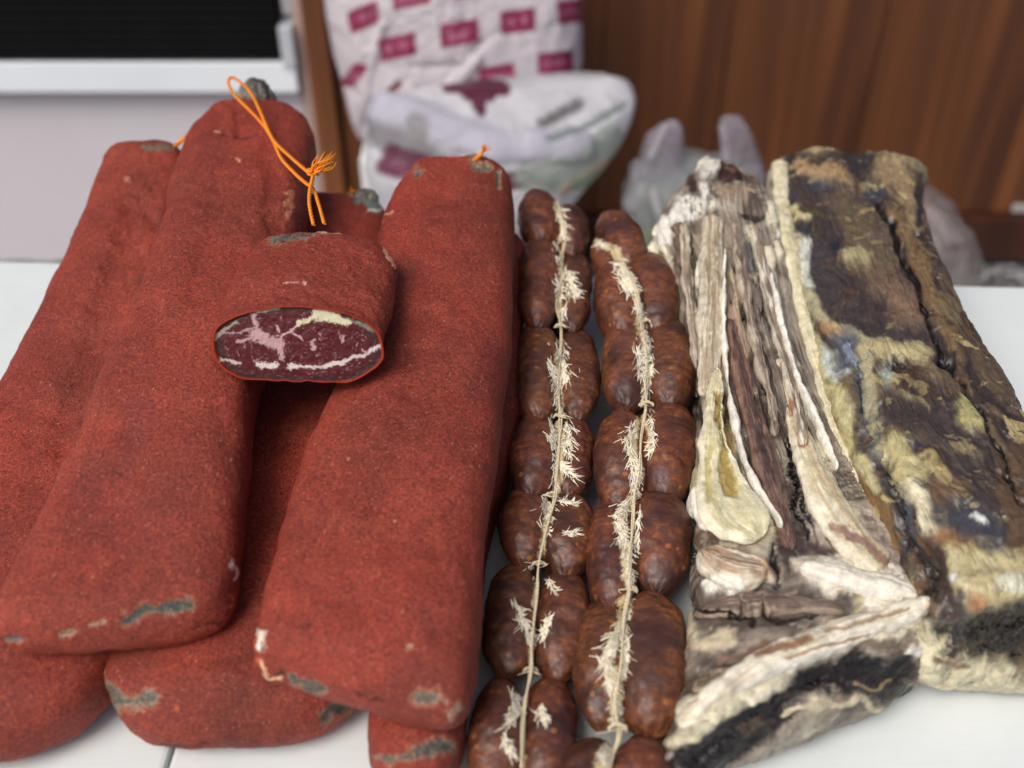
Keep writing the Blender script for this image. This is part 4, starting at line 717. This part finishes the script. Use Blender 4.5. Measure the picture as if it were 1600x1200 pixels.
stA = [([(1100, 255), (1108, 262)], 15, WH2, 3, .4), ([(1128, 268), (1140, 276)], 12, (84, 46, 38), 1, .3), ([(1160, 284)], 10, (74, 40, 34), 1, .3), ([(1078, 284)], 10, (80, 58, 50), 0, .3), ([(1100, 290), (1098, 305)], 8, WH2, 2), ([(1125, 298), (1160, 308)], 10, (170, 146, 116), 1.5), ([(1075, 322), (1046, 350), (1026, 388)], 17, WH2, 3, .35), ([(1040, 400), (1058, 440)], 10, CRM, 1),
  ([(1090, 318), (1112, 322)], 12, (226, 220, 198), 2), ([(1110, 342), (1135, 352)], 16, (160, 142, 120), 1), ([(1150, 338), (1185, 345)], 5, (84, 70, 62), -1.5), ([(1170, 315), (1195, 330)], 8, (120, 104, 92), 1), ([(1200, 330), (1198, 352)], 8, CRM, 2.5), ([(1215, 345), (1216, 375)], 6, WH2, 2), ([(1066, 360), (1070, 430), (1084, 520)], 8, (132, 106, 86), 1.5, .4), ([(1090, 368), (1090, 432)], 4.5, (38, 42, 42), -6, .5),
  ([(1116, 372), (1116, 450), (1108, 570)], 22, (168, 150, 122), 1.5, .5), ([(1078, 420), (1084, 560), (1090, 660)], 6, (84, 70, 60), -2.5, .6), ([(1100, 600), (1098, 650)], 8, (140, 130, 110), 0), ([(1143, 372), (1150, 420), (1160, 470), (1182, 560), (1202, 640), (1212, 690)], 4, (48, 38, 34), -4.5, .5),
  ([(1158, 380), (1170, 430), (1190, 500), (1215, 590)], 8, (128, 112, 98), 2.2, .5), ([(1170, 382), (1184, 412)], 10, (118, 122, 124), -2, .4), ([(1154, 360), (1165, 358)], 5, CRM, 2), ([(1178, 430), (1200, 510), (1228, 600), (1240, 660)], 3.5, (58, 44, 38), -3.5, .5), ([(1150, 480), (1160, 560)], 11, (184, 156, 126), .3, .6), ([(1145, 430), (1150, 470)], 6, (196, 176, 140), 1), ([(1150, 600), (1185, 580)], 14, (110, 92, 84), 0),
  ([(1212, 520), (1228, 590), (1250, 680)], 11, (150, 108, 80), -1.5, .4), ([(1140, 560), (1142, 580)], 8, (164, 122, 96), 0), ([(1200, 395), (1216, 408), (1206, 420)], 9, (226, 212, 182), 3.5, .35), ([(1230, 450), (1232, 500)], 8, (170, 156, 136), 1), ([(1198, 430), (1200, 460)], 4, (70, 54, 44), -3),
  ([(1180, 640), (1196, 720), (1222, 800), (1236, 862)], 26, (88, 70, 64), -1, .4), ([(1172, 640), (1185, 690)], 12, (132, 104, 88), 1, .6), ([(1196, 680), (1200, 740)], 8, (130, 90, 74), 0, .6), ([(1196, 620), (1212, 680)], 5, (150, 136, 116), 1.2),
  ([(1118, 590), (1110, 640), (1100, 720), (1092, 790)], 15, (206, 196, 154), 2.5, .35), ([(1112, 700), (1130, 770), (1180, 820)], 30, (208, 194, 148), 2.5, .3), ([(1128, 640), (1134, 700), (1146, 760)], 8, (168, 138, 76), -1.8, .5), ([(1088, 792), (1110, 796)], 11, WH2, 3, .35),
  ([(1126, 605), (1130, 660)], 4.5, (110, 74, 46), -3, .4), ([(1082, 840), (1080, 880)], 9, (40, 34, 30), -4, .4), ([(1100, 845), (1130, 870)], 14, (120, 98, 78), .5), ([(1130, 850), (1190, 852)], 10, (196, 180, 150), 1), ([(1170, 880), (1200, 890)], 18, (160, 132, 106), 2, .5), ([(1186, 868), (1196, 905)], 5, (206, 178, 146), 1), ([(1115, 915), (1155, 920)], 16, WH2, 2.5, .4), ([(1138, 890), (1150, 905)], 8, WH2, 1.5), ([(1206, 852), (1206, 912)], 4.5, (38, 28, 24), -5, .4), ([(1178, 914), (1200, 918)], 4, (30, 22, 18), -5, .4),
  ([(1262, 700), (1285, 780), (1330, 812)], 20, (208, 198, 160), 1.5, .45), ([(1232, 650), (1242, 740), (1260, 838)], 5, (30, 22, 20), -6, .4), ([(1256, 758), (1268, 800), (1280, 842)], 3.2, (36, 26, 22), -4.5, .4), ([(1258, 700), (1262, 740)], 8, (140, 122, 100), 1), ([(1298, 820), (1350, 850), (1400, 885)], 22, (176, 156, 140), .6, .5), ([(1320, 830), (1360, 850), (1420, 890)], 3, (120, 84, 68), -1.5, .4), ([(1300, 840), (1330, 875)], 5, (130, 96, 84), -1), ([(1265, 850), (1300, 862)], 9, (100, 76, 66), -1.2),
  ([(1240, 880), (1285, 885)], 12, (190, 176, 152), .8), ([(1305, 872), (1325, 880)], 5, (86, 62, 50), -3), ([(1274, 893), (1290, 890)], 3, (40, 30, 26), -3), ([(1300, 905), (1370, 920), (1440, 950)], 34, (230, 222, 200), 2.5, .45), ([(1290, 905), (1330, 940)], 20, (224, 214, 188), 1.5), ([(1360, 880), (1400, 900)], 18, (226, 216, 192), 2), ([(1420, 900), (1440, 880)], 8, (190, 168, 150), 1), ([(1400, 930), (1440, 930)], 5, (196, 172, 146), -1.4, .5), ([(1340, 930), (1345, 950)], 7, (204, 190, 140), -.6),
  ([(1085, 948), (1150, 945), (1230, 942), (1320, 950)], 22, (106, 90, 78), -1.8, .45), ([(1088, 948), (1130, 958), (1170, 978)], 4.5, (34, 26, 22), -4, .5), ([(1180, 960), (1290, 965)], 3, (60, 48, 42), -2, .5), ([(1150, 935), (1240, 928)], 4, (150, 134, 118), 1), ([(1070, 985), (1060, 930)], 12, (200, 184, 148), 1), ([(1080, 1005), (1130, 995)], 14, (206, 190, 150), 1),
  ([(1462, 950), (1380, 985), (1280, 1010), (1180, 1055), (1085, 1120)], 24, (228, 218, 186), 3.5, .4), ([(1130, 1030), (1180, 1018), (1250, 1000)], 9, (140, 106, 82), -1, .5), ([(1290, 1000), (1340, 985), (1420, 960)], 3, (170, 146, 116), -1.8, .5), ([(1230, 1010), (1300, 980), (1360, 970)], 3, (176, 150, 116), -1.5), ([(1340, 1010), (1410, 1000)], 8, (130, 116, 92), -1.5, .5),
  ([(1075, 1075), (1120, 1065), (1150, 1052)], 20, (110, 94, 74), -1.2, .45), ([(1120, 1045), (1160, 1040)], 5, (60, 48, 40), -1.5), ([(1040, 1165), (1090, 1145), (1150, 1105)], 13, (214, 204, 166), 2.5, .4), ([(1440, 960), (1450, 990), (1432, 1020)], 10, WH2, 2),
  ([(1060, 1195), (1130, 1150), (1190, 1110), (1260, 1070), (1340, 1042), (1420, 1045)], 20, (46, 40, 38), -3.5, .3), ([(1100, 1200), (1180, 1150), (1240, 1115)], 20, (42, 36, 34), -2.5, .3), ([(1330, 1065), (1400, 1078)], 17, (56, 46, 42), -1, .35), ([(1240, 1122), (1262, 1104), (1300, 1090), (1340, 1096), (1380, 1112)], 6, (206, 190, 152), 2, .3), ([(1415, 1095), (1430, 1075)], 7, (220, 206, 176), 2, .35), ([(1335, 1072), (1360, 1078), (1390, 1058)], 2.5, (170, 140, 90), 1, .4), ([(1260, 1075), (1300, 1062)], 4, (24, 20, 20), -2)]
RIB = slab('ribbed_meat', [((1088, 268), (1148, 276), .090, .016), ((1072, 300), (1184, 302), .088, .022), ((1038, 340), (1208, 338), .084, .028), ((1024, 385), (1226, 385), .078, .032), ((1058, 470), (1244, 470), .070, .034), ((1078, 570), (1262, 570), .061, .034), ((1088, 680), (1305, 680), .052, .034), ((1090, 790), (1366, 780), .045, .034), ((1084, 900), (1438, 860), .039, .033), ((1074, 1030), (1472, 935), .034, .031), ((1045, 1155), (1460, 1015), .031, .030), ((1022, 1235), (1442, 1072), .030, .028)],
   [(104, 88, 76), (152, 136, 116), (184, 170, 146), (230, 222, 206)], stA, 'pale ribbed dried meat fanning out from a knobbly tip, dark at its front edge', 'cured meat', M_RIB, 6.0, flowA, soft=.25, rstreak=.8, ex=2.8, relief=.0030, fib=.0004, longr=longA, flecks=[((222, 214, 192), .50, .55, .7), ((74, 58, 50), .5, .5, .6), ((158, 126, 104), .50, .5, .7)], rf=.02, rn=.02, cf=.03, cn=.02)

BVR = bvh_of([RIB_P[0]]); STR = [BVR, RIB, M_RIB]
def strip(name, pts, lift, half, base, edge=None, seed=1, dark=None, fibre=1.0, tip=.006, strokes=(), ex=2.2, curl=0.0, wob=.10, nv=240, nu=110):
    """a strip of flesh or fat lying along the top of the piece: centre line, half widths in photo pixels"""
    C = crom(np.array(pts, float), np.linspace(0, 1, 24)); hit = []
    for p in C:
        h = on(STR[0], p[0], p[1], 0); hit.append(h if h is not None else (hit[-1] if hit else at(p[0], p[1], .09)))
    hit = np.array(hit)
    for _ in range(4): hit[1:-1] = .5 * hit[1:-1] + .25 * (hit[2:] + hit[:-2])
    T = np.gradient(hit, axis=0); T[:, 2] = 0; T /= np.linalg.norm(T, axis=1, keepdims=True); S_ = np.stack([-T[:, 1], T[:, 0], 0 * T[:, 0]], 1); S_ *= np.sign(S_[:, :1] + 1e-9)
    dep = (hit - CAMP) @ CF; hw = C[:, 2] * dep / FPX; up = np.array([0, 0, lift])
    rows = [(hit[i] - S_[i] * hw[i] + up, hit[i] + S_[i] * hw[i] + up, half) for i in range(24)]
    P, uv = sweep(rows, nu, nv, ex, tip, tip, tip * .8, tip * .8, topbias=.7, wob=wob); n = normals(P)
    v = uv[..., 1]; u = np.cos(uv[..., 0]); hwm = hw.mean()
    fc = np.stack([u * hwm * 520, v * 42, P[..., 2] * 60], -1) + seed * 3.7
    if curl: P = P + np.array([0, 0, 1.]) * (curl * np.abs(u) ** 3 * np.sign(u) )[..., None]
    P = P + n * (.0016 * fbm(P * 60 + seed, 3) + .0007 * fibre * fbm(fc * .8, 3) + .0006 * fbm(P * 170 + seed, 3))[..., None]; n = normals(P)
    col = np.ones(P.shape) * lin(base); dk = lin(dark or tuple(c * .6 for c in base))
    m = (sstep(-.1, .5, fbm(fc, 4, .6)) * .7 * fibre)[..., None]; col = col * (1 - m) + dk * m
    m = (sstep(.1, .6, fbm(fc * np.array([1.6, 1.3, 1]) + 40, 4, .6)) * .8)[..., None]; ec = lin(edge or (228, 220, 202)); col = col * (1 - m) + ec * m
    if edge: m = (sstep(.45, .9, np.abs(u) + .3 * fbm(P * 90 + seed, 3)) * .8)[..., None]; col = col * (1 - m) + lin(edge) * m
    col *= (1 + .16 * fbm(P * 200, 3))[..., None]
    dh = paint(P, n, col, list(strokes), 4, .04, seed, smooth=3, rag=.6); P = P + n * dh[..., None]
    return mesh_obj(name, P, STR[2], STR[1], np.clip(col, .004, .9) ** 1.08)

GB, BE, CW, WW, PL2 = (158, 140, 120), (184, 168, 142), (216, 208, 180), (236, 230, 216), (96, 74, 66)
strip('meat_strip', [(1070, 352, 7), (1072, 420, 9), (1084, 520, 8), (1090, 620, 6)], .001, .004, GB, (206, 196, 176), 2)
strip('meat_strip', [(1112, 345, 16), (1114, 420, 19), (1112, 500, 21), (1108, 570, 19), (1106, 620, 15)], .001, .0065, BE, (214, 206, 186), 3, (132, 112, 90))
strip('meat_strip', [(1148, 350, 6), (1160, 430, 8), (1176, 520, 9), (1200, 610, 8), (1212, 680, 5)], .001, .005, (136, 118, 104), (196, 184, 164), 4, (80, 66, 58))
strip('meat_strip', [(1180, 360, 7), (1194, 440, 8), (1216, 530, 8), (1240, 620, 9), (1256, 700, 6)], .0015, .0055, (158, 140, 120), (216, 208, 190), 5)
strip('meat_strip', [(1140, 500, 8), (1156, 570, 12), (1174, 640, 16), (1200, 730, 20), (1226, 820, 16), (1236, 862, 10)], -.0005, .0045, PL2, (150, 118, 100), 6, (58, 44, 42))
strip('fat_flap', [(1119, 585, 7), (1117, 650, 17), (1120, 710, 30), (1138, 765, 48), (1160, 812, 60), (1188, 846, 30)], .0035, .0035, (208, 199, 160), (230, 224, 200), 7, (184, 168, 112), .45, .008, [([(1128, 620), (1132, 700), (1142, 770)], 8, (168, 146, 84), -2.5, .5), ([(1108, 700), (1110, 780)], 4, (190, 176, 124), -1, .6), ([(1150, 790), (1190, 812)], 14, (214, 206, 168), 1, .6)], curl=.002, wob=.24)
strip('fat_wing', [(1216, 560, 8), (1236, 630, 13), (1262, 710, 22), (1292, 780, 32), (1330, 840, 36), (1380, 890, 30)], -.001, .006, (204, 192, 158), (226, 218, 196), 8, (170, 140, 108), .6, .010, [([(1226, 570), (1240, 640), (1256, 690)], 7, (160, 114, 80), -1.2, .5), ([(1300, 822), (1350, 846), (1396, 886)], 8, (150, 122, 106), -.8, .5)])
strip('meat_strip', [(1096, 862, 18), (1124, 876, 38), (1156, 886, 44), (1196, 890, 30)], .000, .009, (176, 150, 124), (226, 216, 194), 9, (120, 92, 74), tip=.010, wob=.2, strokes=[([(1120, 905), (1150, 915)], 9, (232, 226, 212), .6), ([(1186, 862), (1198, 900)], 4, (206, 176, 142), .4)])
strip('meat_strip', [(1086, 955, 14), (1150, 946, 20), (1230, 944, 19), (1316, 952, 10)], -.001, .006, (118, 100, 88), (170, 152, 134), 17, (70, 56, 50), .7, .012, [([(1092, 952), (1132, 960), (1172, 976)], 3, (36, 28, 24), -2.4, .5)])
strip('meat_strip', [(1078, 1082, 12), (1110, 1068, 20), (1150, 1050, 12)], -.0005, .006, (122, 104, 84), (186, 170, 142), 18, (72, 58, 48), .7, .010)
strip('fat_ridge', [(1131, 400, 2.5), (1130, 480, 3.5), (1131, 580, 4), (1143, 650, 4.5), (1156, 712, 5), (1178, 766, 5), (1206, 806, 5), (1220, 832, 4)], .0045, .0042, WW, WW, 10, (214, 200, 170), .4, .004, nu=60)
strip('fat_ridge', [(1202, 438, 3.5), (1214, 490, 6), (1228, 545, 6), (1246, 605, 6), (1266, 650, 5.5), (1290, 702, 6), (1306, 742, 4)], .0045, .0050, WW, WW, 11, (216, 204, 180), .4, .004, nu=60)
strip('fat_ridge', [(1104, 372, 3), (1094, 420, 5), (1090, 450, 3)], .003, .0035, CW, WW, 12, tip=.003, nu=60)
strip('fat_roll', [(1462, 944, 12), (1400, 968, 20), (1310, 996, 24), (1210, 1034, 24), (1130, 1080, 20), (1062, 1138, 14)], .000, .0085, (226, 218, 194), WW, 13, (178, 152, 120), .7, .012, [([(1180, 1020), (1260, 1000)], 6, (152, 118, 90), -1, .6), ([(1290, 985), (1420, 952)], 3, (170, 146, 120), -1.2, .5), ([(1230, 1030), (1300, 1004), (1360, 992)], 2.5, (176, 150, 120), -1.2, .5)])
strip('fat_roll', [(1252, 884, 12), (1320, 900, 26), (1390, 918, 30), (1440, 934, 16)], -.001, .0075, (226, 218, 200), WW, 14, (190, 168, 144), .6, .012)

strip('fat_flap', [(1086, 770, 7), (1094, 800, 14), (1102, 832, 9)], .003, .004, WW, WW, 19, (214, 200, 170), .4, .005, nu=60)
STR[:] = [bvh_of([SLAB_P[0]]), SLAB, M_SLAB]
strip('fat_rim', [(1219, 256, 13), (1221, 320, 15), (1234, 390, 14), (1248, 470, 14), (1266, 550, 13), (1290, 640, 12), (1320, 720, 10), (1352, 790, 7)], .0025, .0055, (216, 206, 172), (226, 218, 190), 22, (176, 158, 112), .5, .010, wob=.16)

lump_part('bone_end', 1104, 262, .100, .0085, .009, .0085, (214, 206, 184), [], RIB, seed=12)
lump_part('meat_knob', 1142, 274, .104, .0095, .008, .0075, (84, 48, 40), [], RIB, seed=14)
lump_part('meat_knob', 1166, 290, .102, .009, .009, .007, (82, 50, 44), [], RIB, seed=16)
lump_part('meat_knob', 1150, 306, .105, .014, .010, .007, (158, 136, 112), [([(1130, 305), (1160, 310)], 3, (216, 204, 180), .6)], RIB, seed=21)
lump_part('meat_knob', 1120, 322, .106, .012, .010, .006, (172, 154, 132), [], RIB, seed=23)
lump_part('meat_knob', 1176, 326, .102, .012, .011, .006, (128, 108, 96), [([(1160, 335), (1190, 338)], 3, (60, 48, 44), -.8)], RIB, seed=25)
lump_part('meat_knob', 1082, 286, .098, .0055, .007, .007, (88, 66, 58), [], RIB, seed=18)
for q_, (x_, y_, z_, r_) in enumerate([(1072, 318, .098, .007), (1055, 340, .094, .008), (1036, 366, .088, .0085), (1028, 392, .080, .008), (1208, 404, .094, .0075), (1198, 340, .100, .0055), (1216, 365, .096, .0045)]):
    lump_part('fat_clump', x_, y_, z_, r_, r_ * 1.2, r_ * .8, (222, 212, 186), [], RIB, seed=30 + q_)

for o in bpy.data.objects:
    if '_w' in o: del o['_w']
